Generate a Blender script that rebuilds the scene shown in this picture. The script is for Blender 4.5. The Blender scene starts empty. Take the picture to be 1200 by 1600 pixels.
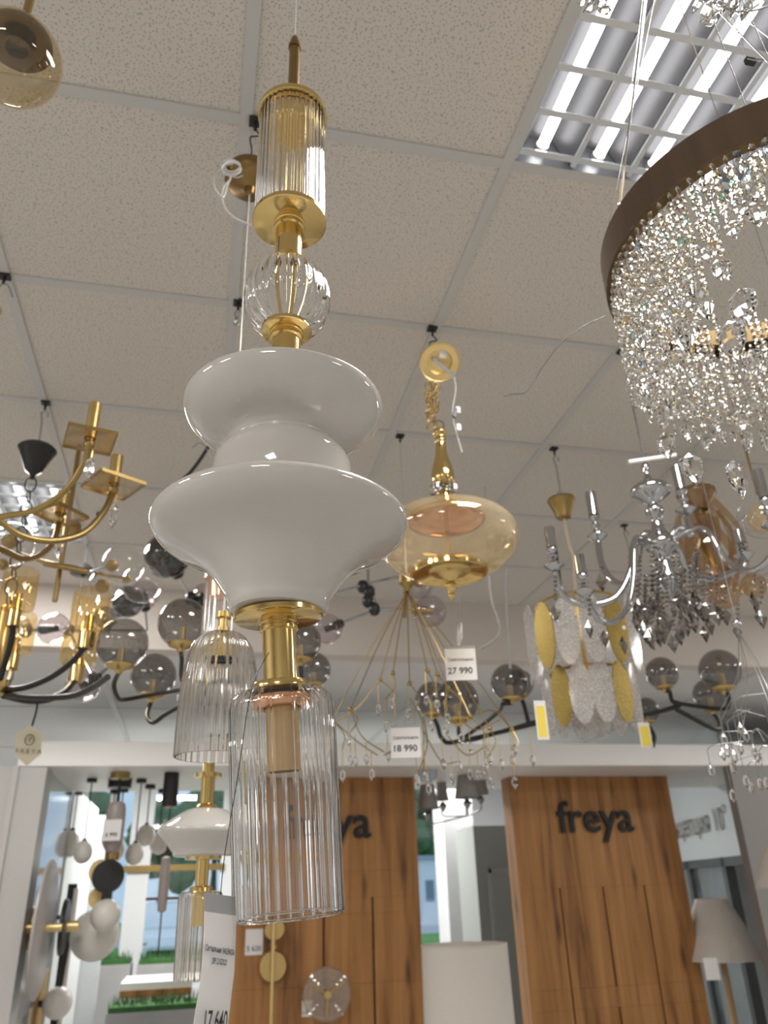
import bpy, math, random
from mathutils import Vector, Matrix, noise
random.seed(7)
scene = bpy.context.scene
COL = scene.collection
PI = math.pi

# ------------------------------------------------------------------ camera
EYE = Vector((0, 0, 1.55))
FPX, YAW, PITCH, ROLL = 1219.19, .232632, .45214, -.0350456
_cy, _sy, _cp, _sp = math.cos(YAW), math.sin(YAW), math.cos(PITCH), math.sin(PITCH)
FW = Vector((_sy*_cp, _cy*_cp, _sp))
_r = Vector((_cy, -_sy, 0)); _u = _r.cross(FW)
RT = _r*math.cos(ROLL) + _u*math.sin(ROLL)
UP = -_r*math.sin(ROLL) + _u*math.cos(ROLL)
cam = bpy.data.cameras.new('camera'); camo = bpy.data.objects.new('camera', cam); COL.objects.link(camo)
camo.matrix_world = Matrix(((RT.x, UP.x, -FW.x, EYE.x), (RT.y, UP.y, -FW.y, EYE.y), (RT.z, UP.z, -FW.z, EYE.z), (0, 0, 0, 1)))
cam.sensor_fit = 'VERTICAL'; cam.sensor_height = 36; cam.lens = FPX*36/1600
cam.clip_start = .01; cam.clip_end = 200
cam.dof.use_dof = True; cam.dof.focus_distance = .77; cam.dof.aperture_fstop = cam.lens/3.4   # pupil about 3.4 mm
scene.camera = camo

# ------------------------------------------------------------------ render look, world, daylight, lights of the shop
scene.view_settings.view_transform = 'Standard'; scene.view_settings.look = 'None'
scene.view_settings.gamma = 1; scene.view_settings.use_curve_mapping = False
scene.view_settings.exposure = 0.0
cy_ = scene.cycles
cy_.use_denoising = True
cy_.max_bounces = 14; cy_.diffuse_bounces = 4; cy_.glossy_bounces = 5; cy_.transmission_bounces = 12; cy_.transparent_max_bounces = 24
cy_.sample_clamp_indirect = 6; cy_.caustics_reflective = True; cy_.caustics_refractive = True; cy_.blur_glossy = .5
wd = bpy.data.worlds.new('world'); scene.world = wd; wd.use_nodes = True
wd.node_tree.nodes['Background'].inputs[0].default_value = (.62, .80, 1, 1)
wd.node_tree.nodes['Background'].inputs[1].default_value = 1.0
ZC = EYE.z + 1.512          # main ceiling
ZL = EYE.z + 1.18           # lower ceiling behind the soffit
OX, OY = .0024, 1.178       # ceiling grid
LAMP_COL = (1, .98, .945)
def area(name, loc, sx, sy, power, col=LAMP_COL, rot=(0, 0, 0)):
    l = bpy.data.lights.new(name, 'AREA'); l.shape = 'RECTANGLE'; l.size = sx; l.size_y = sy; l.energy = power; l.color = col
    o = bpy.data.objects.new(name, l); o.location = loc; o.rotation_euler = rot; COL.objects.link(o); return o
LUMI = 33.0
LUM_OUT = [(4, -5), (-2, -5), (-5, -1), (7, -1), (7, 3), (-5, -3)]     # grid cells of unseen louvre lights added beyond the frame to light the room
REAR = [(-.3, 7.6), (1.45, 7.6), (2.5, 7.6), (-2.8, 7.6)]               # unseen panel lights added in the lower ceiling to brighten the far rooms
REARP = 40

# ------------------------------------------------------------------ pixel -> place (a 1200x1600 frame)
def ray(px, py): return RT*((px-600)/FPX) - UP*((py-800)/FPX) + FW
def pt(px, py, hd):                      # the point at horizontal distance hd
    d = ray(px, py); return EYE + d*(hd/math.hypot(d.x, d.y))
def ptY(px, py, Y):
    d = ray(px, py); return EYE + d*(Y/d.y)
def ptZ(px, py, z):
    d = ray(px, py); return EYE + d*((z-EYE.z)/d.z)
def proj(p):
    q = Vector(p)-EYE; d = q.dot(FW); return 600+FPX*q.dot(RT)/d, 800-FPX*q.dot(UP)/d
def zp(A, py):
    lo, hi = -1.5, 3.2
    for _ in range(44):
        m = (lo+hi)/2
        if proj((A[0], A[1], m))[1] > py: lo = m
        else: hi = m
    return m
def px2m(p, rpx): return rpx*(Vector(p)-EYE).dot(FW)/FPX
def rp(A, py, rpx): return px2m((A[0], A[1], zp(A, py)), rpx)
def pl(A, lst): return [(zp(A, py), rp(A, py, r)) for py, r in lst]
def path(pts, h0, h1):
    n = len(pts)-1
    return [pt(x, y, h0+(h1-h0)*i/n) for i, (x, y) in enumerate(pts)]

# ------------------------------------------------------------------ materials
def nodes(name):
    m = bpy.data.materials.new(name); m.use_nodes = True; nt = m.node_tree
    return m, nt, nt.nodes['Principled BSDF']
def N(nt, t, **kw):
    n = nt.nodes.new(t)
    for k, v in kw.items():
        if k in n.inputs: n.inputs[k].default_value = v
        else: setattr(n, k, v)
    return n
def c4(c): return (c[0], c[1], c[2], 1)
def mat(name, col, rough=.5, metal=0, var=.06, scale=30, coat=0, bump=0, emit=0, spec=.5, stretch=None):
    m, nt, b = nodes(name)
    tc = N(nt, 'ShaderNodeTexCoord'); no = N(nt, 'ShaderNodeTexNoise', Scale=scale, Detail=3.0)
    if stretch:
        mp = N(nt, 'ShaderNodeMapping', Scale=stretch); nt.links.new(tc.outputs['Object'], mp.inputs[0]); nt.links.new(mp.outputs[0], no.inputs['Vector'])
    else: nt.links.new(tc.outputs['Object'], no.inputs['Vector'])
    mx = N(nt, 'ShaderNodeMix', data_type='RGBA')
    mx.inputs[6].default_value = c4([x*(1-var) for x in col]); mx.inputs[7].default_value = c4([min(1, x*(1+var)) for x in col])
    nt.links.new(no.outputs['Fac'], mx.inputs[0]); nt.links.new(mx.outputs[2], b.inputs['Base Color'])
    b.inputs['Roughness'].default_value = rough; b.inputs['Metallic'].default_value = metal
    b.inputs['Coat Weight'].default_value = coat; b.inputs['Coat Roughness'].default_value = .03
    b.inputs['Specular IOR Level'].default_value = spec
    if bump:
        bp = N(nt, 'ShaderNodeBump', Strength=bump, Distance=.002); nt.links.new(no.outputs['Fac'], bp.inputs['Height']); nt.links.new(bp.outputs[0], b.inputs['Normal'])
    if emit:
        b.inputs['Emission Color'].default_value = c4(col); b.inputs['Emission Strength'].default_value = emit
    return m
def glass(name, col=(1, 1, 1), rough=0., ior=1.47):
    m, nt, b = nodes(name)
    b.inputs['Base Color'].default_value = c4(col); b.inputs['Transmission Weight'].default_value = 1
    b.inputs['Roughness'].default_value = rough; b.inputs['IOR'].default_value = ior
    tc = N(nt, 'ShaderNodeTexCoord'); no = N(nt, 'ShaderNodeTexNoise', Scale=22.0); bp = N(nt, 'ShaderNodeBump', Strength=.04, Distance=.002)
    nt.links.new(tc.outputs['Object'], no.inputs['Vector']); nt.links.new(no.outputs['Fac'], bp.inputs['Height']); nt.links.new(bp.outputs[0], b.inputs['Normal'])
    return m
def thin(name, tint, refl=.06, gloss=(1, 1, 1), rough=.03, haze=0., hazecol=(.8, .8, .8), speck=0):
    """thin blown glass: tinted see-through, mirror-like sheen growing to the rim, optional cloudy share"""
    m, nt, b = nodes(name); nt.nodes.remove(b); out = nt.nodes['Material Output']
    tr = N(nt, 'ShaderNodeBsdfTransparent', Color=c4(tint)); gl = N(nt, 'ShaderNodeBsdfGlossy', Color=c4(gloss), Roughness=rough)
    lw = N(nt, 'ShaderNodeLayerWeight', Blend=.5); pw = N(nt, 'ShaderNodeMath', operation='POWER'); pw.inputs[1].default_value = 4.5
    ad = N(nt, 'ShaderNodeMath', operation='MULTIPLY_ADD'); ad.inputs[1].default_value = .9; ad.inputs[2].default_value = refl+.035; ad.use_clamp = True
    nt.links.new(lw.outputs['Facing'], pw.inputs[0]); nt.links.new(pw.outputs[0], ad.inputs[0])
    mx = N(nt, 'ShaderNodeMixShader'); nt.links.new(ad.outputs[0], mx.inputs[0]); nt.links.new(tr.outputs[0], mx.inputs[1]); nt.links.new(gl.outputs[0], mx.inputs[2])
    last = mx
    if haze or speck:
        df = N(nt, 'ShaderNodeBsdfDiffuse', Color=c4(hazecol)); tl = N(nt, 'ShaderNodeBsdfTranslucent', Color=c4(hazecol))
        m0 = N(nt, 'ShaderNodeMixShader'); m0.inputs[0].default_value = .5; nt.links.new(df.outputs[0], m0.inputs[1]); nt.links.new(tl.outputs[0], m0.inputs[2])
        m2 = N(nt, 'ShaderNodeMixShader'); nt.links.new(mx.outputs[0], m2.inputs[1]); nt.links.new(m0.outputs[0], m2.inputs[2])
        tc = N(nt, 'ShaderNodeTexCoord'); no = N(nt, 'ShaderNodeTexNoise', Scale=speck or 25.0, Detail=4.0)
        nt.links.new(tc.outputs['Object'], no.inputs['Vector'])
        mr = N(nt, 'ShaderNodeMapRange'); mr.inputs[1].default_value = .35; mr.inputs[2].default_value = .7; mr.inputs[3].default_value = haze*.4; mr.inputs[4].default_value = min(1, haze*1.6)
        nt.links.new(no.outputs['Fac'], mr.inputs[0]); nt.links.new(mr.outputs[0], m2.inputs[0]); last = m2
    nt.links.new(last.outputs[0], out.inputs['Surface'])
    return m
def brushed(name, col, rough=.3):
    return mat(name, col, rough, 1, .18, 60, stretch=(1, 1, .05))
GOLD = mat('polished_gold', (.72, .53, .22), .13, 1, .03)
GOLDS = mat('satin_gold', (.60, .435, .18), .34, 1, .06)
BRASS = mat('old_brass', (.39, .275, .11), .36, 1, .1)
DBRASS = mat('dark_aged_brass', (.27, .175, .07), .34, 1, .12)
BRASSL = mat('pale_brass', (.80, .62, .30), .42, .85, .04)
SOCK = mat('warm_satin_brass', (.60, .42, .22), .33, 1, .05)
COPPER = mat('rose_copper', (.80, .45, .28), .18, 1, .05)
BRONZE = brushed('brushed_bronze', (.21, .15, .115), .30)
CHROME = mat('chrome', (.50, .505, .52), .08, 1, .02)
STEEL = mat('steel_wire', (.42, .42, .42), .3, 1, .05)
BLACK = mat('black_metal', (.014, .013, .013), .4, 0, .1)
BLACKP = mat('black_plastic', (.02, .02, .021), .32, 0, .1)
OPAL = mat('milk_glass', (.54, .515, .485), .06, 0, .02, 8, coat=.6)
OPALM = mat('matt_opal_glass', (.74, .70, .65), .35, 0, .02, 8)
CLEAR = glass('clear_fluted_glass', (1, 1, 1), 0, 1.46)
CLEAR2 = glass('fluted_bell_crystal', (.97, .96, .95), .02, 1.42)
CRYST = glass('cut_crystal', (1, 1, 1), 0, 1.58)
CRYSM = glass('smoked_crystal', (.42, .395, .38), 0, 1.6)
TCLEAR = thin('thin_clear_glass', (.97, .97, .97), .02)
TRIB = thin('fluted_bell_glass', (.93, .92, .90), .10, rough=.10, haze=.16, hazecol=(.92, .90, .87), speck=6)
TSMOKE = thin('smoked_globe_glass', (.50, .485, .475), .055)
TLILAC = thin('pale_smoked_glass', (.82, .78, .80), .08)
TDARK = thin('dark_smoked_glass', (.20, .19, .2), .08)
TAMBER = thin('amber_lustre_glass', (.95, .86, .68), .10, (1, .93, .80), .05, .16, (.95, .84, .66), 14)
TAMB2 = thin('amber_cylinder_glass', (.93, .80, .55), .06, (1, .95, .85), .04, .05, (.9, .75, .5))
TTEA = thin('tea_glass', (.80, .68, .52), .08, (1, .95, .9), .04, .10, (.75, .6, .45))
TFROST = thin('frosted_leaf_glass', (.86, .85, .84), .10, (1, 1, 1), .12, .42, (.88, .86, .85), 150)
PAPER = mat('white_card', (.80, .78, .78), .6, 0, .02)
PAPERG = mat('grey_card', (.36, .36, .37), .6, 0, .03)
PAPERY = mat('cream_card', (.66, .61, .45), .6, 0, .03)
YELL = mat('yellow_card', (.85, .66, .10), .6, 0, .03)
INK = mat('black_ink', (.01, .01, .012), .6, 0, .05)
INKG = mat('grey_ink', (.22, .20, .17), .6, 0, .05)
CORD = mat('clear_cord', (.62, .61, .58), .25, 0, .06)
WHITE = mat('white_paint', (.84, .825, .80), .45, 0, .02, 3)
GREYW = mat('blue_grey_paint', (.56, .60, .61), .5, 0, .02, 3)
BEIGE = mat('beige_plaster', (.69, .63, .58), .8, 0, .03, 5, bump=.1)
LINEN = mat('linen_lampshade', (.70, .65, .60), .85, 0, .05, 120, bump=.3)
TAUPE = mat('taupe_glaze', (.36, .31, .29), .35, 0, .06)
GLITTER = mat('gold_glitter', (.40, .29, .085), .36, .75, .45, 160, bump=.6)

# ------------------------------------------------------------------ mesh helpers
WO = {}                                      # world origin of each empty / thing
def link(name, verts, faces, m, parent=None, smooth=True):
    verts = [Vector(v) for v in verts]
    if parent is not None: off = WO[parent]
    else:
        xs = [v.x for v in verts]; ys = [v.y for v in verts]; zs = [v.z for v in verts]
        off = Vector(((min(xs)+max(xs))/2, (min(ys)+max(ys))/2, min(zs)))
    me = bpy.data.meshes.new(name); me.from_pydata([v-off for v in verts], [], faces); me.update()
    if smooth:
        me.polygons.foreach_set('use_smooth', [True]*len(me.polygons)); me.set_sharp_from_angle(angle=math.radians(38))
    if m: me.materials.append(m)
    o = bpy.data.objects.new(name, me); COL.objects.link(o); WO[o] = off
    if parent is not None: o.parent = parent
    else: o.location = off
    return o
def tag(o, label, cat, group=None):
    o['label'] = label; o['category'] = cat
    if group: o['group'] = group
    return o
def thing(name, label, cat, loc, group=None):
    o = bpy.data.objects.new(name, None); COL.objects.link(o); o.location = loc; o.empty_display_size = .05
    WO[o] = Vector(loc); return tag(o, label, cat, group)
def struct(o): o['kind'] = 'structure'; return o
class MB:
    def __init__(s): s.v = []; s.f = []
    def add(s, v, f): b = len(s.v); s.v += [Vector(x) for x in v]; s.f += [[i+b for i in q] for q in f]; return s
    def go(s, name, m, parent=None, smooth=True): return link(name, s.v, s.f, m, parent, smooth)
def lathe_g(A, prof, n=32, ribs=0, amp=0., cap=False, xf=None, ribfn=None):
    v = []; f = []
    for z, r in prof:
        for k in range(n):
            t = 2*PI*k/n
            rr = r
            if ribs: rr = r + (amp if r > .004 else 0)*(ribfn(ribs*t) if ribfn else math.cos(ribs*t))
            v.append(Vector((A[0]+rr*math.cos(t), A[1]+rr*math.sin(t), z)))
    for i in range(len(prof)-1):
        for k in range(n):
            a = i*n+k; b = i*n+(k+1) % n; f.append([a, b, b+n, a+n])
    if cap:
        f.append(list(range(n))); m_ = (len(prof)-1)*n; f.append([m_+k for k in reversed(range(n))])
    if xf: v = [xf(q) for q in v]
    return v, f
def lathe(name, A, prof, m, parent=None, n=32, ribs=0, amp=0., cap=False, xf=None, smooth=True, ribfn=None):
    v, f = lathe_g(A, prof, n, ribs, amp, cap, xf, ribfn); return link(name, v, f, m, parent, smooth)
def sphere_prof(z, r, a0=90, a1=-90, n=14, sq=1.0):
    return [(z+r*sq*math.sin(math.radians(a0+(a1-a0)*i/n)), max(.0004, r*math.cos(math.radians(a0+(a1-a0)*i/n)))) for i in range(n+1)]
def frame(d):
    d = d.normalized(); a = Vector((0, 0, 1)) if abs(d.z) < .9 else Vector((1, 0, 0))
    x = a.cross(d).normalized(); return x, d.cross(x)
def smooth_path(pts, sub=5):
    if len(pts) < 3: return [Vector(p) for p in pts]
    P = [Vector(p) for p in pts]; Q = [P[0]*2-P[1]]+P+[P[-1]*2-P[-2]]; out = []
    for i in range(1, len(Q)-2):
        for k in range(sub):
            t = k/sub; a, b, c, d = Q[i-1:i+3]
            out.append(.5*((2*b)+(c-a)*t+(2*a-5*b+4*c-d)*t*t+(3*b-a-3*c+d)*t**3))
    out.append(P[-1]); return out
def tube_g(pts, r, n=8, cap=True):
    v = []; f = []; P = [Vector(p) for p in pts]; x = None
    for i, p in enumerate(P):
        d = (P[min(i+1, len(P)-1)]-P[max(i-1, 0)])
        if d.length < 1e-9: d = Vector((0, 0, 1))
        d.normalize()
        if x is None: x, y = frame(d)
        else:
            x = (x-d*x.dot(d))
            x = x.normalized() if x.length > 1e-6 else frame(d)[0]
            y = d.cross(x)
        rr = r[i*len(r)//len(P)] if isinstance(r, (list, tuple)) else r
        for k in range(n):
            t = 2*PI*k/n; v.append(p+x*(rr*math.cos(t))+y*(rr*math.sin(t)))
    for i in range(len(P)-1):
        for k in range(n): a = i*n+k; b = i*n+(k+1) % n; f.append([a, b, b+n, a+n])
    if cap: f.append(list(reversed(range(n)))); e = (len(P)-1)*n; f.append([e+k for k in range(n)])
    return v, f
def tube(name, pts, r, m, parent=None, n=8, sub=0, smooth=True):
    if sub: pts = smooth_path(pts, sub)
    v, f = tube_g(pts, r, n); return link(name, v, f, m, parent, smooth)
def box_g(c, ex, ey, ez):
    c = Vector(c); v = [c+ex*a+ey*b+ez*d for a in (-1, 1) for b in (-1, 1) for d in (-1, 1)]
    return v, [[0, 1, 3, 2], [4, 6, 7, 5], [0, 4, 5, 1], [2, 3, 7, 6], [0, 2, 6, 4], [1, 5, 7, 3]]
def box(name, lo, hi, m, parent=None):
    lo, hi = Vector(lo), Vector(hi); h = (hi-lo)/2
    v, f = box_g((lo+hi)/2, Vector((h.x, 0, 0)), Vector((0, h.y, 0)), Vector((0, 0, h.z))); return link(name, v, f, m, parent, False)
def obox(name, c, ex, ey, ez, m, parent=None):
    v, f = box_g(c, Vector(ex), Vector(ey), Vector(ez)); return link(name, v, f, m, parent, False)
def ring_g(c, nrm, R, r, n=20, k=6, sx=1., sy=1.):
    x, y = frame(Vector(nrm)); c = Vector(c)
    return tube_g([c+x*(R*sx*math.cos(2*PI*i/n))+y*(R*sy*math.sin(2*PI*i/n)) for i in range(n+1)], r, k, False)
def disc_prof(z0, z1, r, bev=.0015):
    return [(z0, .0005), (z0, r-bev), (z0-bev*.7*(1 if z0 > z1 else -1), r), (z1+bev*.7*(1 if z0 > z1 else -1), r), (z1, r-bev), (z1, .0005)]
def gem_g(c, r, h1, h2, n=6, ax=Vector((0, 0, 1)), flat=1., rot=0.):
    """faceted bipyramid with a girdle: h1 above, h2 below"""
    x, y = frame(ax); 
    x, y = x*math.cos(rot)+y*math.sin(rot), (y*math.cos(rot)-x*math.sin(rot))*flat
    c = Vector(c); v = [c+ax*h1]
    for s, q in ((.35, .72), (-.35, .72)) if n > 5 else ((0, 1),):
        hh = h1 if s > 0 else h2
        for k in range(n): t = 2*PI*k/n; v.append(c+ax*(s*hh)+x*(r*math.cos(t))+y*(r*math.sin(t)))
    v.append(c-ax*h2); f = []; L = (len(v)-2)//n
    for k in range(n):
        f.append([0, 1+k, 1+(k+1) % n])
        if L == 2: f.append([1+k, 1+n+k, 1+n+(k+1) % n, 1+(k+1) % n])
        f.append([1+(L-1)*n+k, len(v)-1, 1+(L-1)*n+(k+1) % n])
    return v, f
def text(name, s, size, o, xd, ud, m, parent, align='CENTER', ext=.0004, bold=0.):
    cu = bpy.data.curves.new(name, 'FONT'); cu.body = s; cu.size = size; cu.align_x = align; cu.extrude = ext; cu.resolution_u = 3; cu.offset = bold
    t = bpy.data.objects.new(name, cu); COL.objects.link(t)
    me = bpy.data.meshes.new_from_object(t.evaluated_get(bpy.context.evaluated_depsgraph_get()))
    bpy.data.objects.remove(t); bpy.data.curves.remove(cu)
    xd = Vector(xd).normalized(); ud = Vector(ud).normalized(); nd = xd.cross(ud); o = Vector(o)
    vs = [o+xd*v.co.x+ud*v.co.y+nd*v.co.z for v in me.vertices]; fs = [list(p.vertices) for p in me.polygons]
    bpy.data.meshes.remove(me)
    return link(name, vs, fs, m, parent, False)

# ================================================================== THE ROOM
XL, XR, YB, YS, YF = -4.2, 6.6, -3.4, 4.16, 9.2      # left, right, behind the viewer, soffit, far wall
def tile_material():
    m, nt, b = nodes('perforated_mineral_tile')
    tc = N(nt, 'ShaderNodeTexCoord'); oi = N(nt, 'ShaderNodeObjectInfo')
    mu = N(nt, 'ShaderNodeVectorMath', operation='SCALE'); mu.inputs[0].default_value = (3.1, 5.7, 0); nt.links.new(oi.outputs['Random'], mu.inputs['Scale'])
    ad = N(nt, 'ShaderNodeVectorMath', operation='ADD'); nt.links.new(tc.outputs['Object'], ad.inputs[0]); nt.links.new(mu.outputs[0], ad.inputs[1])
    vo = N(nt, 'ShaderNodeTexVoronoi', Scale=118.0); vo.voronoi_dimensions = '2D'; nt.links.new(ad.outputs[0], vo.inputs['Vector'])
    n1 = N(nt, 'ShaderNodeTexNoise', Scale=60.0, Detail=2.0); nt.links.new(ad.outputs[0], n1.inputs['Vector'])
    th = N(nt, 'ShaderNodeMapRange'); th.inputs[1].default_value = .3; th.inputs[2].default_value = .7; th.inputs[3].default_value = .10; th.inputs[4].default_value = .25
    nt.links.new(n1.outputs['Fac'], th.inputs[0])
    lt = N(nt, 'ShaderNodeMath', operation='LESS_THAN'); nt.links.new(vo.outputs['Distance'], lt.inputs[0]); nt.links.new(th.outputs[0], lt.inputs[1])
    n2 = N(nt, 'ShaderNodeTexNoise', Scale=240.0, Detail=2.0); nt.links.new(ad.outputs[0], n2.inputs['Vector'])
    mx0 = N(nt, 'ShaderNodeMix', data_type='RGBA'); mx0.inputs[6].default_value = (.66, .615, .56, 1); mx0.inputs[7].default_value = (.75, .705, .65, 1); nt.links.new(n2.outputs['Fac'], mx0.inputs[0])
    mx = N(nt, 'ShaderNodeMix', data_type='RGBA'); mx.inputs[7].default_value = (.45, .415, .375, 1)
    nt.links.new(mx0.outputs[2], mx.inputs[6]); nt.links.new(lt.outputs[0], mx.inputs[0]); nt.links.new(mx.outputs[2], b.inputs['Base Color'])
    iv = N(nt, 'ShaderNodeMath', operation='SUBTRACT'); iv.inputs[0].default_value = 1; nt.links.new(lt.outputs[0], iv.inputs[1])
    bp = N(nt, 'ShaderNodeBump', Strength=.5, Distance=.002); nt.links.new(iv.outputs[0], bp.inputs['Height']); nt.links.new(bp.outputs[0], b.inputs['Normal'])
    b.inputs['Roughness'].default_value = .9; return m
TILE = tile_material()
TBAR = mat('grid_enamel', (.60, .595, .585), .45, 0, .02)
FLOORM = mat('grey_floor_tile', (.50, .49, .475), .35, 0, .1, 2)
struct(box('floor', (XL, YB, -.1), (XR, YF, 0), FLOORM))
PLAST = mat('pale_plaster', (.66, .64, .61), .8, 0, .03, 5)
struct(box('wall_left', (XL-.1, YB, 0), (XL, YF, ZC+.3), PLAST))
struct(box('wall_right', (XR, YB, 0), (XR+.1, YF, ZC+.3), PLAST))
struct(box('wall_behind', (XL, YB-.1, 0), (XR, YB, ZC+.3), PLAST))
struct(box('wall_soffit', (XL, YS, ZL), (XR, YS+.12, ZC+.25), BEIGE))
ceil = struct(box('ceiling', (XL, YB, ZC+.10), (XR, YS, ZC+.20), TILE))
# hung tiles and grid bars, each its own piece
GX0, GX1, GY0, GY1 = -6, 9, -6, 5        # cells in x and y
LUMC = {(1, -1), (-2, 3)} | set(LUM_OUT)
def cell(i, j): return OX+.6*i, OY+.6*j
tile_me = None
for i in range(-7, 11):
    for j in range(-8, 5):
        if (i, j) in LUMC: continue
        x, y = cell(i, j)
        if x < XL or x+.6 > XR or y < YB: continue
        if y+.6 > YS+.1: continue
        if not (GX0 <= i <= GX1 and GY0 <= j <= GY1):
            continue
        if tile_me is None:
            t = box('ceiling_tile', (x+.006, y+.006, ZC+.005), (x+.594, y+.594, ZC+.02), TILE); tile_me = t.data; t.parent = ceil; t.location = Vector((x+.3, y+.3, ZC+.005))-WO[ceil]
        else:
            t = bpy.data.objects.new('ceiling_tile', tile_me); COL.objects.link(t); t.parent = ceil; t.location = Vector((x+.3, y+.3, ZC+.005))-WO[ceil]
# plain ceiling board around the tiled field that is out of sight
bx0, by0 = cell(GX0, GY0); bx1 = cell(GX1+1, 0)[0]
mbz = MB()
for lo, hi in (((XL, YB), (XR, by0)), ((XL, by0), (bx0, YS)), ((bx1, by0), (XR, YS)), ((bx0, cell(0, 5)[1]), (bx1, YS))):
    h = ((hi[0]-lo[0])/2, (hi[1]-lo[1])/2); mbz.add(*box_g(((lo[0]+hi[0])/2, (lo[1]+hi[1])/2, ZC+.012), Vector((h[0], 0, 0)), Vector((0, h[1], 0)), Vector((0, 0, .007))))
mbz.go('border_tile', TILE, ceil, False)
BW = .0135
for i in range(GX0, GX1+2):
    x = cell(i, 0)[0]; MB().add(*box_g((x, (by0+YS)/2, ZC+.004), Vector((BW, 0, 0)), Vector((0, (YS-by0)/2, 0)), Vector((0, 0, .005)))).go('ceiling_runner', TBAR, ceil, False)
tee_me = None
for i in range(GX0, GX1+1):
    for j in range(GY0, 6):
        x, y = cell(i, j)
        if y > YS: continue
        if tee_me is None:
            t = MB().add(*box_g((x+.3, y, ZC+.0045), Vector((.3-BW, 0, 0)), Vector((0, BW, 0)), Vector((0, 0, .005)))).go('ceiling_tee', TBAR, ceil, False); tee_me = t.data; t0 = (x, y)
        else:
            t = bpy.data.objects.new('ceiling_tee', tee_me); COL.objects.link(t); t.parent = ceil; t.location = (x-t0[0], y-t0[1], 0)
# recessed louvre lights
TUBEM = mat('fluorescent_tube', (1, .985, .96), .4, 0, .0, emit=5)
LOUV = mat('louvre_aluminium', (.34, .35, .37), .3, .5, .03)
LOUVW = mat('louvre_blade', (.72, .76, .80), .25, .2, .03)
MIRR = mat('grey_reflector', (.15, .15, .16), .35, .35, .04)
def luminaire(i, j, label):
    x, y = cell(i, j); cx, cyy = x+.3, y+.3
    t = thing('recessed_ceiling_light', label, 'ceiling light', (cx, cyy, ZC))
    b = MB(); H = .085; w = .29
    for ex, c in ((1, 0), (-1, 0)): b.add(*box_g((cx+ex*w, cyy, ZC+H/2), Vector((.004, 0, 0)), Vector((0, w, 0)), Vector((0, 0, H/2))))
    for ey in (1, -1): b.add(*box_g((cx, cyy+ey*w, ZC+H/2), Vector((w, 0, 0)), Vector((0, .004, 0)), Vector((0, 0, H/2))))
    b.add(*box_g((cx, cyy, ZC+H), Vector((w, 0, 0)), Vector((0, w, 0)), Vector((0, 0, .003))))
    b.go('housing', LOUV, t, False)
    for k in range(4):
        tx = cx-.216+.144*k
        tube('lamp_tube', [(tx, cyy-.272, ZC+.052), (tx, cyy+.272, ZC+.052)], .013, TUBEM, t, 12)
        for e in (-1, 1): tube('lamp_holder', [(tx, cyy+e*.272, ZC+.052), (tx, cyy+e*.286, ZC+.052)], .016, WHITE, t, 10)
        v = [(tx-.066, cyy-.28, ZC+.012), (tx-.03, cyy-.28, ZC+.078), (tx+.03, cyy-.28, ZC+.078), (tx+.066, cyy-.28, ZC+.012)]
        v += [(a, cyy+.28, c) for a, _, c in v]
        link('reflector', v, [[0, 1, 5, 4], [1, 2, 6, 5], [2, 3, 7, 6]], MIRR, t, False)
    for k in range(5):                                    # long dividers
        tx = cx-.288+.144*k; s = .006
        link('divider', [(tx-s, cyy-.28, ZC+.002), (tx+s, cyy-.28, ZC+.002), (tx, cyy-.28, ZC+.04), (tx-s, cyy+.28, ZC+.002), (tx+s, cyy+.28, ZC+.002), (tx, cyy+.28, ZC+.04)],
             [[0, 3, 4, 1], [0, 2, 5, 3], [1, 4, 5, 2]], LOUVW, t, False)
    for k in range(6):                                    # cross blades, V section
        ty = cyy-.26+.104*k; s = .0075
        link('cross_blade', [(cx-.285, ty-s, ZC+.001), (cx-.285, ty+s, ZC+.001), (cx-.285, ty, ZC+.016), (cx+.285, ty-s, ZC+.001), (cx+.285, ty+s, ZC+.001), (cx+.285, ty, ZC+.016)],
             [[0, 3, 4, 1], [0, 2, 5, 3], [1, 4, 5, 2]], LOUVW, t, False)
    area('ceiling_light_lamp', (cx, cyy, ZC-.006), .56, .56, LUMI)
    return t
luminaire(1, -1, 'square fluorescent louvre light with bright tubes above the crystal ring chandelier')
luminaire(-2, 3, 'square fluorescent louvre light behind the brass candle arms')
for i, j in LUM_OUT:
    luminaire(i, j, 'unseen square louvre light added beyond the frame to light the room')['group'] = 'unseen louvre lights added beyond the frame'
DIFF = mat('added_panel_diffuser', (1, .98, .95), .5, 0, 0., emit=3)
for lx, ly in REAR:
    t = thing('added_panel_light', 'unseen square panel light added in the lower ceiling to brighten the far rooms', 'ceiling light', (lx, ly, ZL-.012), 'unseen panel lights added above the far rooms')
    box('diffuser', (lx-.27, ly-.27, ZL-.010), (lx+.27, ly+.27, ZL-.001), DIFF, t)
    for sx, sy, w, h in ((0, 1, .3, .015), (0, -1, .3, .015), (1, 0, .015, .27), (-1, 0, .015, .27)):
        box('frame_bar', (lx+sx*.285-w, ly+sy*.285-h, ZL-.012), (lx+sx*.285+w, ly+sy*.285+h, ZL-.001), TBAR, t)
    area('added_panel_lamp', (lx, ly, ZL-.014), .54, .54, REARP)

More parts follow.
